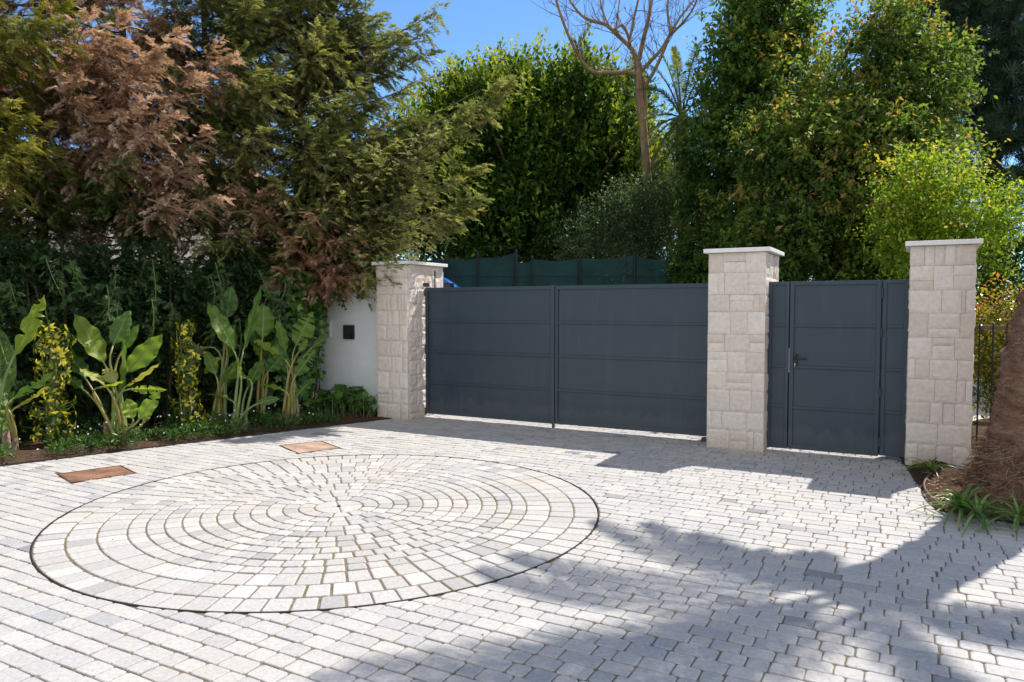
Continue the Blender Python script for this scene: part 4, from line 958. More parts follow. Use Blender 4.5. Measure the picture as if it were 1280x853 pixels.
# dark hedge that closes the view at the right
broad('laurel_hedge', [(1230, 330, 45, 13.5), (1290, 330, 50, 13.3), (1255, 390, 50, 13.3), (1205, 380, 40, 13.4), (1310, 400, 55, 13.0), (1230, 440, 45, 13.2), (1285, 450, 45, 13.0), (1180, 340, 40, 13.5), (1340, 330, 55, 13.2), (1225, 290, 36, 13.7), (1275, 290, 36, 13.5), (1390, 350, 60, 12.8), (1380, 430, 60, 12.6), (1450, 350, 65, 12.6), (1450, 440, 65, 12.4), (1520, 350, 65, 12.4), (1520, 450, 65, 12.2), (1590, 360, 65, 12.2), (1590, 450, 65, 12)],
      M['broad'], 'dark shaded hedge behind the railing fence at right', 'hedge', gp(1250, 13.4), .075, .9, tone=.25, trad=.06)
broad('backing_hedge', [(900, 330, 42, 17.5), (960, 325, 46, 17.5), (1030, 320, 48, 17.5), (1100, 320, 48, 17.5), (1160, 315, 45, 17.5), (850, 345, 32, 17.5)], M['broad'], 'low dark hedge glimpsed between the tree trunks behind the single gate', 'hedge', gp(1000, 17.5), .10, .6, tone=.3, trad=.06)
# shrub with orange new leaves by the railing
broad('photinia_shrub', [(1243, 420, 17, 8.25, 1.2), (1259, 405, 15, 8.25, 1.2), (1239, 455, 15, 8.25, 1.3), (1257, 455, 17, 8.25, 1.3), (1239, 492, 14, 8.25, 1.2), (1259, 490, 14, 8.25), (1252, 385, 8, 8.25, 1.5), (1237, 400, 8, 8.25, 1.3), (1233, 430, 12, 8.25, 1.4), (1235, 478, 12, 8.25, 1.3), (1239, 515, 10, 8.25), (1269, 388, 8, 8.25, 1.3), (1247, 470, 20, 8.25, 1.6)],
      M['photinia'], 'slim shrub with yellow and orange young leaves between right pillar and palm', 'shrub', gp(1246, 8.25), .046, 3.2, tone=.45, young=.4, trad=.018, upright=.15)
# ------------------------------------------------------------------ leafless tree
bt = empty('bare_tree', gp(814, 17), 'tall leafless tan tree with forked bare branches against the sky', 'tree')
mb = MB(); DT = 17.0
def limb(pts, r0, r1, dz=0.0):
    P = [D(p[0], p[1], DT + dz * i / len(pts) + .0) for i, p in enumerate(pts)]; n = len(P)
    Q = []
    for i in range(n - 1):
        for k in range(3):
            t = k / 3; a, b, c, d = P[max(0, i - 1)], P[i], P[i + 1], P[min(n - 1, i + 2)]
            Q.append(.5 * ((2 * b) + (c - a) * t + (2 * a - 5 * b + 4 * c - d) * t * t + (3 * b - a - 3 * c + d) * t ** 3))
    Q.append(P[-1]); m = len(Q); mb.tube(Q, [r0 + (r1 - r0) * i / (m - 1) for i in range(m)], 8); return Q
base = D(814, 400, DT); trunk = limb([(817, 452), (816, 340), (812, 270), (809, 222), (805, 170), (800, 125), (798, 88), (797, 78)], .115, .085)
allq = []
allq += limb([(797, 94), (782, 91), (760, 91), (741, 90), (726, 75), (714, 52), (702, 22), (692, -12), (686, -40)], .055, .02, -1.2)
allq += limb([(797, 80), (790, 62), (775, 47), (757, 31), (736, 25), (722, 14), (708, -8), (700, -40)], .06, .02, .9)
allq += limb([(788, 58), (784, 42), (778, 32), (768, 36), (762, 34), (752, 10), (748, -20)], .035, .015, -.6)
allq += limb([(798, 78), (804, 50), (811, 22), (816, -14), (820, -50)], .055, .025, .4)
allq += limb([(799, 92), (812, 78), (828, 60), (838, 42), (850, 22), (866, 2), (880, -20)], .05, .018, 1.0)
allq += limb([(804, 112), (816, 92), (826, 72), (834, 52), (838, 38), (834, 10), (840, -20)], .045, .018, -.8)
allq += limb([(801, 96), (806, 110), (806, 170), (806, 220)], .05, .05, .1)
allq += limb([(811, 212), (820, 203), (832, 197), (842, 180)], .06, .03, -.6)
allq += limb([(836, 46), (852, 30), (868, 8), (876, -20)], .03, .014, -1)
allq += limb([(770, 44), (772, 20), (776, -10)], .025, .012, .5); allq += limb([(786, 55), (792, 25), (800, -10), (804, -40)], .03, .014, -.9)
rr = random.Random(77)
mb.build('trunk', M['bark_tan'], bt, True); mb = MB()
def twig(p, d, L, r, lev):
    pts = [p]; q = Vector(p); dd = Vector(d)
    for k in range(4):
        dd = (dd + Vector((rr.uniform(-.35, .35), rr.uniform(-.35, .35), rr.uniform(-.15, .35)))).normalized(); q = q + dd * L / 4; pts.append(q.copy())
    mb.tube(pts, [r, r * .8, r * .65, r * .5, r * .35], 4, cap=False)
    if lev > 0:
        for k in range(3 if lev == 2 else 4): i = rr.randint(1, 4); twig(pts[i], (dd + Vector((rr.uniform(-1, 1), rr.uniform(-1, 1), rr.uniform(-.4, .7)))).normalized(), L * rr.uniform(.4, .7), r * .55, lev - 1)
for q in allq[2:]:
    if rr.random() < .72 and q.z > 5.0: twig(q, Vector((rr.uniform(-1, 1), rr.uniform(-1, 1), rr.uniform(-.1, .9))).normalized(), rr.uniform(.35, .85), .011, 2)
mb.build('twig', M['bark_twig'], bt)
# ================================================================== PALMS
def frond_mesh(mb, p0, p1, arch, ll, nl, rr, wd=.024, droop=.5, start=.14, tone=.5):
    """feather frond from p0 to p1; the rachis rises then falls"""
    p0, p1 = Vector(p0), Vector(p1); L = (p1 - p0).length
    P = lambda q: p0 + (p1 - p0) * q + Vector((0, 0, arch * L * 4 * q * (1 - q) * (1 - .3 * q)))
    mb.tube([P(q / 12) for q in range(13)], [.022 * (1 - .85 * q / 12) + .002 for q in range(13)], 5, tone)
    for i in range(nl):
        q = start + (1 - start) * i / (nl - 1); b = P(q); t = (P(min(1, q + .02)) - P(q - .02)).normalized(); side = t.cross(Vector((0, 0, 1))).normalized(); nr = side.cross(t)
        sz = ll * (math.sin(PI * min(1, .12 + q * .83)) ** .6) * rr.uniform(.85, 1.1)
        for sg in (-1, 1):
            d = (t * (.55 + .5 * q) + side * sg * .85 + nr * rr.uniform(.0, .35)).normalized(); w_ = t.cross(d).cross(d).normalized() * wd
            m1 = b + d * sz * .5 + Vector((0, 0, -droop * sz * .12)); e = b + d * sz + Vector((0, 0, -droop * sz * .5))
            mb.add([b - w_ * .35, b + w_ * .35, m1 + w_ * .5, m1 - w_ * .5, e], [(0, 1, 2, 3), (3, 2, 4)], min(1, max(0, tone + rr.gauss(0, .12))))
def palm_trunk(root, ctr, rad, z1, seed):
    rr = random.Random(seed); nz = int(z1 / .035); nk = 72; V = []; Q = []
    for j in range(nz + 1):
        z = -.05 + (z1 + .05) * j / nz; c = ctr(z); r = rad(max(0, z))
        for k in range(nk):
            a = 2 * PI * k / nk; p = Vector((c[0] + r * math.cos(a), c[1] + r * math.sin(a), z))
            h = .030 * noise.noise(p * 6) + .034 * noise.noise(Vector((p.x * 5, p.y * 5, p.z * 20))) + .020 * noise.noise(p * 26) + .012 * math.sin(z * 46 + 4 * noise.noise(p * 3))
            if z < .6: h += .07 * (.6 - z) * noise.noise(Vector((a * 5, z * 2, 4))) * 1.6
            V.append((p.x + math.cos(a) * h, p.y + math.sin(a) * h, z))
    for j in range(nz):
        for k in range(nk): Q.append((j * nk + k, j * nk + (k + 1) % nk, (j + 1) * nk + (k + 1) % nk, (j + 1) * nk + k))
    o = mesh_np('trunk', V, [np.array(Q)], M['palm_bark'], smooth=True); adopt(root, o); return o
def interp(xs, ys): return lambda z: float(np.interp(z, xs, ys))
pb = Vector((4.58, 6.5, 0))
pt = empty('palm_tree', pb, 'thick fibrous palm trunk leaning out of the frame at right edge', 'palm')
cx = interp([0, .5, .87, 1.22, 1.6, 2.0, 3, 4, 5.3], [4.66, 4.68, 4.70, 4.735, 4.80, 4.90, 5.05, 5.13, 5.15]); rad = interp([0, .1, .25, .45, .7, 1.0, 1.5, 2, 3, 5.3], [.60, .53, .45, .40, .37, .35, .32, .295, .28, .26])
ctr = lambda z: (cx(z), 6.5)
palm_trunk(pt, ctr, rad, 5.15, 5)
# loose fibres and the skirt of roots
STR_V = np.array([(-.5, 0, 0), (.5, 0, 0), (.45, .5, .10), (-.45, .5, .10), (.15, 1, 0), (-.15, 1, 0)], float) * np.array([.035, 1, 1]); STR_F = np.array([(0, 1, 2, 3), (3, 2, 4, 5)])
rr = random.Random(9); fl = Fol(); P_, D_, U_, S_, A_ = [], [], [], [], []
for i in range(6500):
    z = rr.uniform(.25, 3.2); a = rr.uniform(0, 2 * PI); r = rad(z) + rr.uniform(-.005, .025); c = ctr(z)
    o_ = np.array([math.cos(a), math.sin(a), 0]); tg = np.array([-math.sin(a), math.cos(a), 0])
    P_.append((c[0] + r * o_[0], c[1] + r * o_[1], z)); D_.append(tg * rr.choice((-1, 1)) * rr.uniform(.2, 1) + o_ * rr.uniform(.02, .32) + np.array([0, 0, rr.uniform(-.8, .3)])); U_.append(o_); S_.append(rr.uniform(.03, .085)); A_.append(rr.gauss(.45, .25))
fl.add(STR_V, STR_F, P_, D_, U_, np.array(S_), np.array(A_)); fl.build('loose_fibre', M['litter'], pt)
fl = Fol(); P_, D_, U_, S_, A_ = [], [], [], [], []
for i in range(4200):
    z = rr.random() ** 1.6 * .5; a = rr.uniform(0, 2 * PI); r = rad(z) + rr.uniform(-.02, .05); c = ctr(z)
    o_ = np.array([math.cos(a), math.sin(a), 0]); tg = np.array([-math.sin(a), math.cos(a), 0])
    P_.append((c[0] + r * o_[0], c[1] + r * o_[1], z)); D_.append(tg * rr.uniform(-1.1, 1.1) + o_ * rr.uniform(.1, .8) + np.array([0, 0, rr.uniform(-1.0, .2)])); U_.append(o_ + tg * rr.uniform(-.5, .5)); S_.append((rr.uniform(1.0, 2.6) * .09, rr.uniform(.05, .15), .2)); A_.append(rr.gauss(.42, .26))
fl.add(STR_V, STR_F, P_, D_, U_, np.array(S_), np.array(A_)); fl.build('root_skirt', M['litter'], pt)
cr0 = Vector((5.15, 6.5, 5.05)); TZ = 5.6
tips = [(395, 848), (640, 695), (600, 712), (745, 652), (810, 655), (868, 668), (945, 690), (1015, 692), (1290, 800), (1330, 775), (800, 930), (640, 905), (480, 930), (420, 885), (505, 868), (445, 832), (700, 960), (1090, 715), (1240, 900)]
for i, (px, py) in enumerate(tips):
    g_ = G(px, py); tz = TZ + rr.uniform(-.1, .25); tip = Vector((g_.x + SHX * tz, g_.y + SHY * tz, tz)); mb = MB()
    frond_mesh(mb, cr0 + Vector((rr.uniform(-.12, .12), rr.uniform(-.12, .12), rr.uniform(0, .3))), tip, rr.uniform(.16, .26), .36, 46, rr, .026, .5); mb.build('frond', M['palm'], pt)
# palm half hidden behind the dark tree
b = gp(858, 16.2); p2 = empty('feather_palm', b, 'palm with arching feather fronds half hidden behind the dark tree', 'palm')
mb = MB(); c2 = D(852, 148, 16.2); mb.tube([b, (b + c2) / 2, c2], [.15, .13, .13], 12); mb.build('trunk', M['bark'], p2, True)
for i, (px, py, dd) in enumerate([(798, 205, 16.0), (812, 82, 16.4), (842, 60, 16.0), (800, 112, 16.0), (790, 160, 16.3), (806, 228, 16.5), (825, 66, 16.3), (792, 185, 16.4), (880, 50, 16.9), (905, 90, 17), (915, 150, 17.2), (900, 215, 17.2), (835, 250, 17.0), (870, 250, 17.4)]):
    mb = MB(); frond_mesh(mb, c2, D(px, py, dd), rr.uniform(.12, .3), .26, 44, rr, .022, .5, tone=rr.uniform(.4, .9)); mb.build('frond', M['palm'], p2)

# ================================================================== PADDLE-LEAVED PLANTS
def paddle(root, base, tip, width, mat, nrm, rr, fold=.25, droop=.06, nsplit=0, curl=0.0):
    base, tip = Vector(base), Vector(tip); L = (tip - base).length; ax = (tip - base).normalized(); nrm = Vector(nrm); nrm = (nrm - ax * nrm.dot(ax)).normalized(); side = ax.cross(nrm)
    NS = 22; V, Q, A, R = [], [], [], []
    mid = lambda q: base + ax * L * q - nrm * (droop * L * (q * q * 1.0 - q * .25)) + Vector((0, 0, -droop * .6 * L * q * q))
    wq = lambda q: width * .5 * max(.02, math.sin(PI * min(1, max(0, q)) ** .84)) ** .78
    for sg in (-1, 1):
        cuts = sorted(rr.sample(range(3, NS - 2), min(nsplit, 8))) if nsplit else []
        secs = [(a, b) for a, b in zip([0] + cuts, cuts + [NS])]
        for (a, b) in secs:
            off = rr.uniform(-.25, .12) if cuts else 0; n0 = len(V); m = b - a
            for i in range(m + 1):
                q = (a + i) / NS
                for c in range(5):
                    u = c / 4; qq = q + .05 * u * (1 - q)      # veins sweep towards the tip
                    if cuts and c: qq += (.010 if i == 0 and a else 0) * c - (.010 if i == m and b < NS else 0) * c
                    wv = wq(q) * u; k = .018 * math.sin(q * 23 + sg) * u * width / .25
                    p = mid(min(1.0, qq)) + side * sg * wv * (1 - .10 * u * fold) + nrm * (fold * wv * (1 - .55 * u) + off * wv * u + k - curl * wv * u * u)
                    V.append(p); A.append(u); R.append(q - .12 * u)
            for i in range(m):
                for c in range(4): k = n0 + i * 5 + c; Q.append((k, k + 1, k + 6, k + 5) if sg > 0 else (k, k + 5, k + 6, k + 1))
    o = mesh_np('leaf', [tuple(v) for v in V], [np.array(Q)], mat, None, A, True, [('rib', R)]); adopt(root, o)
    mb = MB(); mb.tube([mid(q) - nrm * .004 for q in (0, .3, .6, .9)], [.011, .008, .005, .002], 6); rb = mb.build('midrib', M['petiole_g'] if mat != M['st_yellow'] else M['petiole']); adopt(o, rb)
    return o
cam_p = Vector((0, 0, HC))
def strelitzia(label, base_px, leaves, seed, back=0.0, sheath=True, pet='petiole', ):
    rr = random.Random(seed); b = G(*base_px); b = b + Vector((b.x, b.y, 0)).normalized() * back; b.z = .03; d0 = b.y
    root = empty('strelitzia_plant', b, label, 'plant', 'paddle-leaved plants along the hedge')
    for (bx, by, tx, ty, wpx, mt, opt) in leaves:
        dd = d0 + opt.get('d', rr.uniform(-.18, .22)); pb_ = D(bx, by, dd); tp = D(tx + (tx - bx) * .08, ty + (ty - by) * .10, dd + opt.get('td', rr.uniform(-.12, .12)))
        toc = (cam_p - (pb_ + tp) / 2).normalized(); ax = (tp - pb_).normalized(); sd_ = ax.cross(toc).normalized()
        nrm = toc * math.cos(opt.get('roll', rr.uniform(-.5, .5))) + sd_ * math.sin(opt.get('roll', rr.uniform(-.5, .5))) + sund * .6
        paddle(root, pb_, tp, wpx * dd / F * .90, M[mt], nrm, rr, opt.get('fold', rr.uniform(.15, .4)), opt.get('droop', rr.uniform(.02, .10)), opt.get('split', 0), opt.get('curl', .0))
        # petiole from the clump
        if opt.get('pet', 1):
            st = b + Vector((rr.uniform(-.11, .11), rr.uniform(-.06, .08), 0)); h = (pb_ - st); up = Vector((0, 0, 1))
            tn = (tp - pb_).normalized(); c1 = st + Vector((h.x * .22, h.y * .22, max(.05, h.z * .55))); c2 = pb_ - tn * h.length * .25 * (1 if tn.z > -.2 else .3)
            pts = []
            for k in range(9):
                q = k / 8; pts.append(st * (1 - q) ** 3 + c1 * 3 * q * (1 - q) ** 2 + c2 * 3 * q * q * (1 - q) + pb_ * q ** 3)
            mb = MB(); mb.tube(pts, [.026 - .016 * k / 8 for k in range(9)], 7); mb.build('petiole', M[pet if rr.random() < .7 else 'petiole_g'], root, True)
    if sheath:
        for k in range(6):
            a = rr.uniform(0, 2 * PI); c = b + Vector((math.cos(a) * .09, math.sin(a) * .06, -.02)); mb = MB()
            mb.tube([c, c + Vector((math.cos(a) * .02, math.sin(a) * .02, .10)), c + Vector((math.cos(a) * .05, math.sin(a) * .04, rr.uniform(.16, .30)))], [.045, .036, .006], 7); mb.build('dry_sheath', M['sheath'], root, True)
    return root
L_ = 'st_lime'; Y_ = 'st_yellow'; M_ = 'st_mid'; K_ = 'st_dark'
strelitzia('broad paddle-leaved plant cut off by the left edge of the photo', (4, 572), [
    (17, 447, 56, 374, 30, L_, dict(roll=.5, fold=.5, split=2, droop=.08)), (2, 505, -2, 412, 40, M_, dict(roll=-.2, fold=.12)), (15, 500, 66, 466, 17, K_, dict(split=3, roll=.7, droop=.15)),
    (17, 512, 62, 484, 11, Y_, dict(split=4, roll=.9, droop=.2)), (4, 540, 8, 508, 24, M_, dict(roll=.1)), (10, 512, -20, 470, 24, K_, {}), (-2, 520, 16, 492, 16, M_, {}), (-12, 540, -30, 500, 22, M_, {})], 21, .12)
strelitzia('large paddle-leaved clump with bright yellow-green leaves between the two variegated shrubs', (146, 557), [
    (131, 456, 97, 395, 34, L_, dict(roll=.1, fold=.22, droop=.05)), (141, 433, 160, 390, 27, K_, dict(roll=-.5, d=.15)), (157, 467, 200, 421, 31, M_, dict(roll=.35, fold=.3)), (148, 505, 157, 432, 17, M_, dict(roll=.9, fold=.5)),
    (131, 482, 103, 457, 22, Y_, dict(roll=.6, fold=.4, split=1, droop=.12)), (146, 478, 130, 462, 20, Y_, dict(roll=-.5, split=2, pet=0)), (120, 486, 153, 477, 13, L_, dict(roll=.9, fold=.45)), (157, 484, 199, 456, 14, Y_, dict(roll=.8, fold=.4, split=2, droop=.1)),
    (161, 487, 203, 485, 13, L_, dict(roll=.8, fold=.5, droop=.22, split=3)), (166, 524, 159, 500, 24, L_, dict(roll=0., fold=.1)), (173, 526, 198, 491, 20, M_, dict(roll=.2, split=1)), (105, 488, 81, 468, 19, K_, dict(roll=.5)), (108, 475, 84, 436, 26, K_, dict(d=.25)),
    (143, 528, 146, 506, 11, L_, {}), (152, 440, 172, 408, 14, K_, dict(d=.3)), (178, 530, 190, 508, 12, L_, dict(roll=.5))], 22)
strelitzia('slender paddle-leaved plant with orange stems, nearest right of the right variegated shrub', (274, 540), [
    (279, 414, 253, 421, 22, L_, dict(roll=.5, fold=.5, droop=.2)), (276, 447, 254, 461, 17, Y_, dict(roll=.5, fold=.45, droop=.25)), (259, 434, 240, 437, 8, Y_, dict(roll=.9)), (283, 400, 289, 360, 24, K_, dict(roll=-.2, d=.3)), (282, 430, 271, 400, 16, M_, {}), (270, 470, 258, 440, 18, M_, {}), (280, 480, 296, 452, 18, K_, {}), (285, 450, 292, 410, 18, K_, {})], 23, .15, False)
strelitzia('paddle-leaved plant with one tall upright leaf and a split low leaf, front of the group', (300, 541), [
    (293, 440, 263, 379, 27, M_, dict(roll=.05, fold=.16, droop=.06)), (304, 440, 322, 366, 20, K_, dict(roll=.7, fold=.5, droop=-.05)), (309, 473, 281, 464, 20, M_, dict(split=6, roll=.3, droop=.15)), (290, 501, 261, 485, 13, M_, dict(droop=.2, roll=.7)), (322, 505, 347, 496, 14, K_, dict(droop=.15)),
    (310, 484, 327, 451, 21, K_, dict(roll=.3)), (277, 528, 262, 521, 10, K_, dict(droop=.1)), (301, 470, 297, 448, 9, L_, dict(roll=.6))], 24, 0, True, 'petiole_g')
strelitzia('paddle-leaved plant with one broad rounded leaf, behind the front one in the group', (328, 533), [
    (328, 424, 330, 381, 33, M_, dict(roll=.1, fold=.12)), (335, 465, 352, 444, 22, K_, dict(roll=.2)), (330, 450, 318, 432, 14, L_, dict(roll=.4)), (326, 440, 310, 400, 22, K_, dict(d=.35)), (331, 460, 344, 425, 18, K_, dict(d=.2))], 25, .08, False)
strelitzia('paddle-leaved plant with split leaves and yellow stems, rightmost of the group beside the wall', (362, 534), [
    (355, 449, 320, 420, 19, L_, dict(roll=.4, fold=.4, split=2, droop=.16)), (357, 441, 348, 401, 19, M_, dict(roll=.2)), (369, 434, 388, 394, 30, M_, dict(split=5, roll=-.2)), (369, 471, 392, 439, 22, K_, dict(split=5)), (369, 497, 389, 475, 20, K_, dict(split=3)),
    (356, 489, 328, 475, 16, L_, dict(split=3, droop=.18, roll=.4)), (390, 435, 411, 417, 12, K_, dict(roll=.6, d=.2)), (373, 441, 384, 425, 10, M_, {}), (362, 470, 346, 430, 16, K_, dict(d=.2))], 26)

# ------------------------------------------------------------------ variegated columns
PAL_V = []; PAL_F = []
for k, a in enumerate((-1.9, -1.15, -.45, .3, 1.0, 1.75, 2.6)):
    ca, sa = math.cos(a), math.sin(a); b_ = len(PAL_V)
    for x, y, z in ((0, .06, 0), (.19, .55, .05), (0, 1, -.16), (-.19, .55, .05)): PAL_V.append((x * ca + y * sa, y * ca - x * sa, z))
    PAL_F.append((b_, b_ + 1, b_ + 2, b_ + 3))
PAL_V = np.array(PAL_V); PAL_F = np.array(PAL_F)
def column(px, base_y, d, top_y, wpx, label, seed, n=150):
    rr = random.Random(seed); b = D(px, base_y, d); b.z = .0; top = D(px, top_y, d).z; R = wpx * d / F / 2
    root = empty('umbrella_shrub', b, label, 'shrub', 'variegated umbrella shrubs'); mb = MB(); fl = Fol(); P_, D_, U_, S_, A_ = [], [], [], [], []
    for k in range(4):
        x, y = rr.uniform(-.05, .05), rr.uniform(-.05, .05); mb.tube([b + Vector((x, y, -.02)), b + Vector((x * 1.5 + rr.uniform(-.05, .05), y, top * .5)), b + Vector((x * 2, y * 2, top * .93))], [.013, .011, .006], 6)
    for i in range(n):
        z = .12 + (top - .12) * ((i + rr.random()) / n); e = z / top; rw = R * (1.1 - .45 * e) * (.85 + .3 * math.sin(z * 7 + seed)); a = rr.uniform(0, 2 * PI); r = rw * rr.uniform(.3, 1.4)
        c = b + Vector((math.cos(a) * r, math.sin(a) * r, z)); out = Vector((math.cos(a), math.sin(a), rr.uniform(-.7, .4)))
        mb.tube([b + Vector((0, 0, z - .08)), c], [.004, .0025], 4, cap=False)
        P_.append(tuple(c)); D_.append(tuple(Vector((0, 0, 1)).cross(out) + Vector((rr.uniform(-.4, .4), rr.uniform(-.4, .4), rr.uniform(-.5, .5))))); U_.append(tuple(out)); S_.append(rr.uniform(.06, .105))
    N = len(P_); V, Fc, _ = scatter(PAL_V, PAL_F, np.array(P_), frames(np.array(D_), np.array(U_)), np.array(S_), np.zeros(N))
    # each leaflet has its own tone: green heart or yellow margin
    tone = np.clip(np.repeat(rng.normal(.42, .25, N * 7), 4).reshape(-1, 4) + np.array([-.25, .08, .16, .02]), 0, 1).ravel()
    adopt(root, mesh_np('foliage', V, [Fc], M['scheff'], None, tone)); mb.build('stem', M['petiole_g'], root)
column(70, 572, 8.75, 408, 52, 'tall yellow and green variegated shrub left of the big paddle-leaved clump', 31, 118)
column(234, 549, 9.75, 403, 42, 'tall yellow and green variegated shrub right of the big paddle-leaved clump', 32, 112)

# ------------------------------------------------------------------ ivy, big lobed leaves, ground cover
STAR_V = []; STAR_F = []
for a, l in ((-2.0, .5), (-1.0, .8), (0, 1.0), (1.0, .8), (2.0, .5)):
    ca, sa = math.cos(a), math.sin(a); b_ = len(STAR_V)
    for x, y, z in ((0, -.05, 0), (.27 * l, .42 * l, .03), (0, l, -.06), (-.27 * l, .42 * l, .03)): STAR_V.append((x * ca + y * sa, y * ca - x * sa, z))
    STAR_F.append((b_, b_ + 1, b_ + 2, b_ + 3))
STAR_V = np.array(STAR_V); STAR_F = np.array(STAR_F)
rr = random.Random(61)
iv = empty('ivy_plant', W(-1.5, .3), 'climbing ivy with lobed leaves on the hedge end and wall corner', 'ivy'); mb = MB(); fl = Fol(); P_, D_, U_, S_, A_ = [], [], [], [], []
def ivy_leaf(p, s, v):
    tc = (cam_p - p).normalized(); P_.append(tuple(p)); D_.append((rr.uniform(-.8, .8), rr.uniform(-.4, .4), rr.uniform(-1, .1))); U_.append(tuple(tc + Vector((rr.uniform(-.8, .8), rr.uniform(-.3, .3), rr.uniform(-.1, .9))))); S_.append(s); A_.append(v)
for i in range(2300):
    px = rr.gauss(383, 24); py = rr.uniform(336, 500)
    if px > 409 or px < 330: continue
    lim = 407 - max(0, (py - 395)) * .16 - 10 * abs(noise.noise((py * .06, 2, 0)))
    if px > lim: continue
    dd = 11.9 + rr.uniform(-.3, .35) - (412 - px) * .012
    ivy_leaf(D(px, py, dd), rr.uniform(.05, .10), rr.gauss(.42, .22) + (.25 if py < 420 and px > 370 and rr.random() < .5 else 0))
for (pts) in ([(415, 352), (425, 370), (432, 385)], [(412, 345), (440, 352), (448, 372)], [(404, 420), (402, 450), (398, 490)], [(408, 350), (409, 390), (404, 430)], [(420, 348), (455, 354), (470, 350)]):
    q = [D(x, y, 11.75) for x, y in pts]; mb.tube(q, [.005] * len(q), 5, cap=False)
    for k in range(len(q) - 1):
        for m in range(10): ivy_leaf(q[k].lerp(q[k + 1], rr.random()) + Vector((rr.uniform(-.06, .06), rr.uniform(-.05, .02), rr.uniform(-.06, .06))), rr.uniform(.04, .08), rr.gauss(.5, .2))
for px in (360, 375, 385, 395, 400):
    q = [D(px + rr.uniform(-5, 5), y, 12.0) for y in (515, 460, 400, 350)]; mb.tube(q, [.012, .01, .008, .005], 5, cap=False)
fl.add(STAR_V, STAR_F, P_, D_, U_, np.array(S_), np.array(A_)); fl.build('foliage', M['ivy'], iv); mb.build('stem', M['bark'], iv)
fa = empty('big_leaf_plant', G(425, 522), 'low plant with large lobed leaves at the foot of the white wall', 'plant'); fl = Fol(); mb = MB(); P_, D_, U_, S_ = [], [], [], []
for i in range(190):
    px = rr.uniform(384, 468); h = .36 * (1 - abs(px - 430) / 90) + .04; b = G(px, 527 - rr.uniform(0, 8) - (px - 380) * .04); b = b + Vector((0, rr.uniform(.02, .5), 0)); z = .08 + h * rr.random() ** .7
    c = b + Vector((rr.uniform(-.08, .08), rr.uniform(-.12, .05), z)); mb.tube([b + Vector((0, 0, -.02)), c], [.005, .003], 4, cap=False)
    P_.append(tuple(c)); D_.append((rr.uniform(-1, 1), rr.uniform(-1, .3), rr.uniform(-.4, .2))); U_.append((rr.uniform(-.5, .5), rr.uniform(-.9, .0), 1)); S_.append(rr.uniform(.08, .17))
fl.add(STAR_V, STAR_F, P_, D_, U_, np.array(S_), rng.normal(.5, .2, len(P_))); fl.build('foliage', M['ivy'], fa); mb.build('stem', M['petiole_g'], fa)
fl = Fol(); N = 15000; a = rng.uniform(-1.6, 4.1, N); dp = .03 + rng.random(N) ** 1.15 * 1.0
hh = np.array([.15 + .17 * noise.noise((x * 2.2, y * 2.2, 5)) for x, y in zip(a, dp)]).clip(.03); z = .03 + rng.random(N) * hh
P_ = np.array([tuple(B0 + bd * float(x) + bn * float(y)) for x, y in zip(a, dp)]); P_[:, 2] = z
keep = np.array([noise.noise((x * 1.6, y * 1.6, 9)) > -.32 for x, y in zip(a, dp)]); P_ = P_[keep]; N = len(P_)
d = rand_unit(N); d[:, 2] = np.abs(d[:, 2]) * .9
fl.add(NARROW_V, LEAF_F, P_, d, rng.normal(size=(N, 3)) * .6 + [0, 0, 1.], rng.uniform(.035, .075, N), rng.normal(.45, .22, N)); tag(fl.build('ground_cover', M['cover']), kind='stuff')
FLW_V = []; FLW_F = []
for k in range(5):
    a = 2 * PI * k / 5; ca, sa = math.cos(a), math.sin(a); b_ = len(FLW_V)
    for x, y, zz in ((0, 0, 0), (.4, .6, .05), (0, 1, .1), (-.4, .6, .05)): FLW_V.append((x * ca + y * sa, y * ca - x * sa, zz))
    FLW_F.append((b_, b_ + 1, b_ + 2, b_ + 3))
fl = Fol(); N = 120; a = rng.uniform(-1.4, 4.0, N); dp = .12 + rng.random(N) * .7
P_ = np.array([tuple(B0 + bd * float(x) + bn * float(y)) for x, y in zip(a, dp)]); P_[:, 2] = rng.uniform(.10, .34, N)
fl.add(np.array(FLW_V), np.array(FLW_F), P_, rng.normal(size=(N, 3)) * .4 + [1, 0, 0], rng.normal(size=(N, 3)) * .4 + [.2, -.8, .6], rng.uniform(.008, .015, N), np.full(N, .5)); tag(fl.build('small_flowers', M['petal']), kind='stuff')

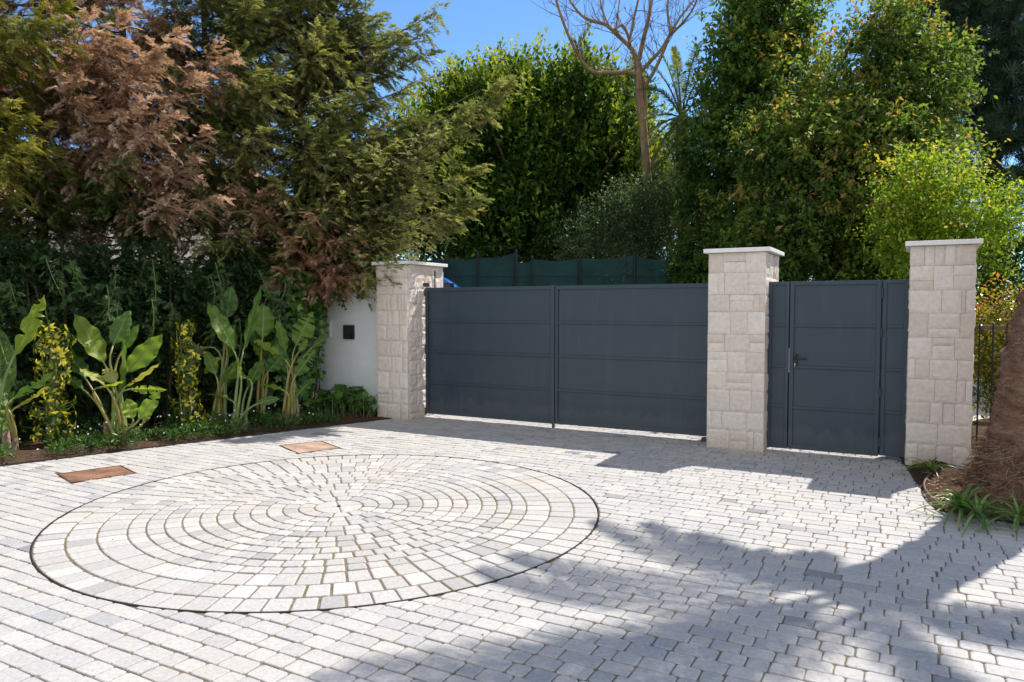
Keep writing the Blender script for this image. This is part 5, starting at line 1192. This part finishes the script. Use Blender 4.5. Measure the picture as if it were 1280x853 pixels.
# ------------------------------------------------------------------ strappy plants and hose in the tree pit
def strappy(c, n, L, label, seed, spread=1.0):
    rr = random.Random(seed); root = empty('strappy_plant', c, label, 'plant', 'strappy plants around the palm'); mb = MB()
    for i in range(n):
        a = rr.uniform(0, 2 * PI); l = L * rr.uniform(.55, 1.1); el = rr.uniform(.5, 1.35); h = Vector((math.cos(a), math.sin(a), 0)); b = c + h * .03 * rr.random(); wd = rr.uniform(.008, .013); sd_ = Vector((-h.y, h.x, 0)); tn = rr.random(); vs = []; m = 8
        for k in range(m + 1):
            q = k / m; r_ = l * q * math.cos(el) * spread * (1 + .5 * q); z = l * (math.sin(el) * q - (.55 + .4 * (1.3 - el)) * q * q * 1.0) + .02; w_ = wd * (1 - q ** 3) + .0008; p = b + h * r_ + Vector((0, 0, z))
            vs += [p - sd_ * w_ + Vector((0, 0, w_ * .5)), p, p + sd_ * w_ + Vector((0, 0, w_ * .5))]
        fs = [(k * 3 + j, k * 3 + j + 1, k * 3 + j + 4, k * 3 + j + 3) for k in range(m) for j in (0, 1)]; mb.add(vs, fs, tn)
    mb.build('leaf_tuft', M['strap'], root, True)
strappy(G(1202, 640, .05), 46, .42, 'bright green strappy plant at the paving corner of the tree pit', 41)
strappy(G(1222, 648, .05), 26, .40, 'dark green strappy plant directly right of the brightest tuft', 44)
strappy(G(1274, 652, .05), 40, .40, 'strappy green plant at the right edge in front of the palm', 42)
strappy(G(1163, 590, .05), 20, .36, 'thin grassy strappy plant at the foot of the right pillar', 43)
mb = MB(); q = [G(1172, 586, .05), G(1160, 596, .05), G(1155, 606, .05), G(1160, 617, .05), G(1172, 628, .05), G(1186, 638, .05), G(1204, 646, .05), G(1240, 648, .05), G(1290, 650, .05)]
pts = []
for i in range(len(q) - 1):
    for k in range(4):
        t_ = k / 4; a_, b_, c_, d_ = q[max(0, i - 1)], q[i], q[i + 1], q[min(len(q) - 1, i + 2)]; pts.append(.5 * ((2 * b_) + (c_ - a_) * t_ + (2 * a_ - 5 * b_ + 4 * c_ - d_) * t_ * t_ + (3 * b_ - a_ - 3 * c_ + d_) * t_ ** 3))
mb.tube(pts, .011, 8); tag(mb.build('drip_hose', M['hose'], smooth=True), 'brown irrigation hose curving along the edge of the tree pit', 'hose')
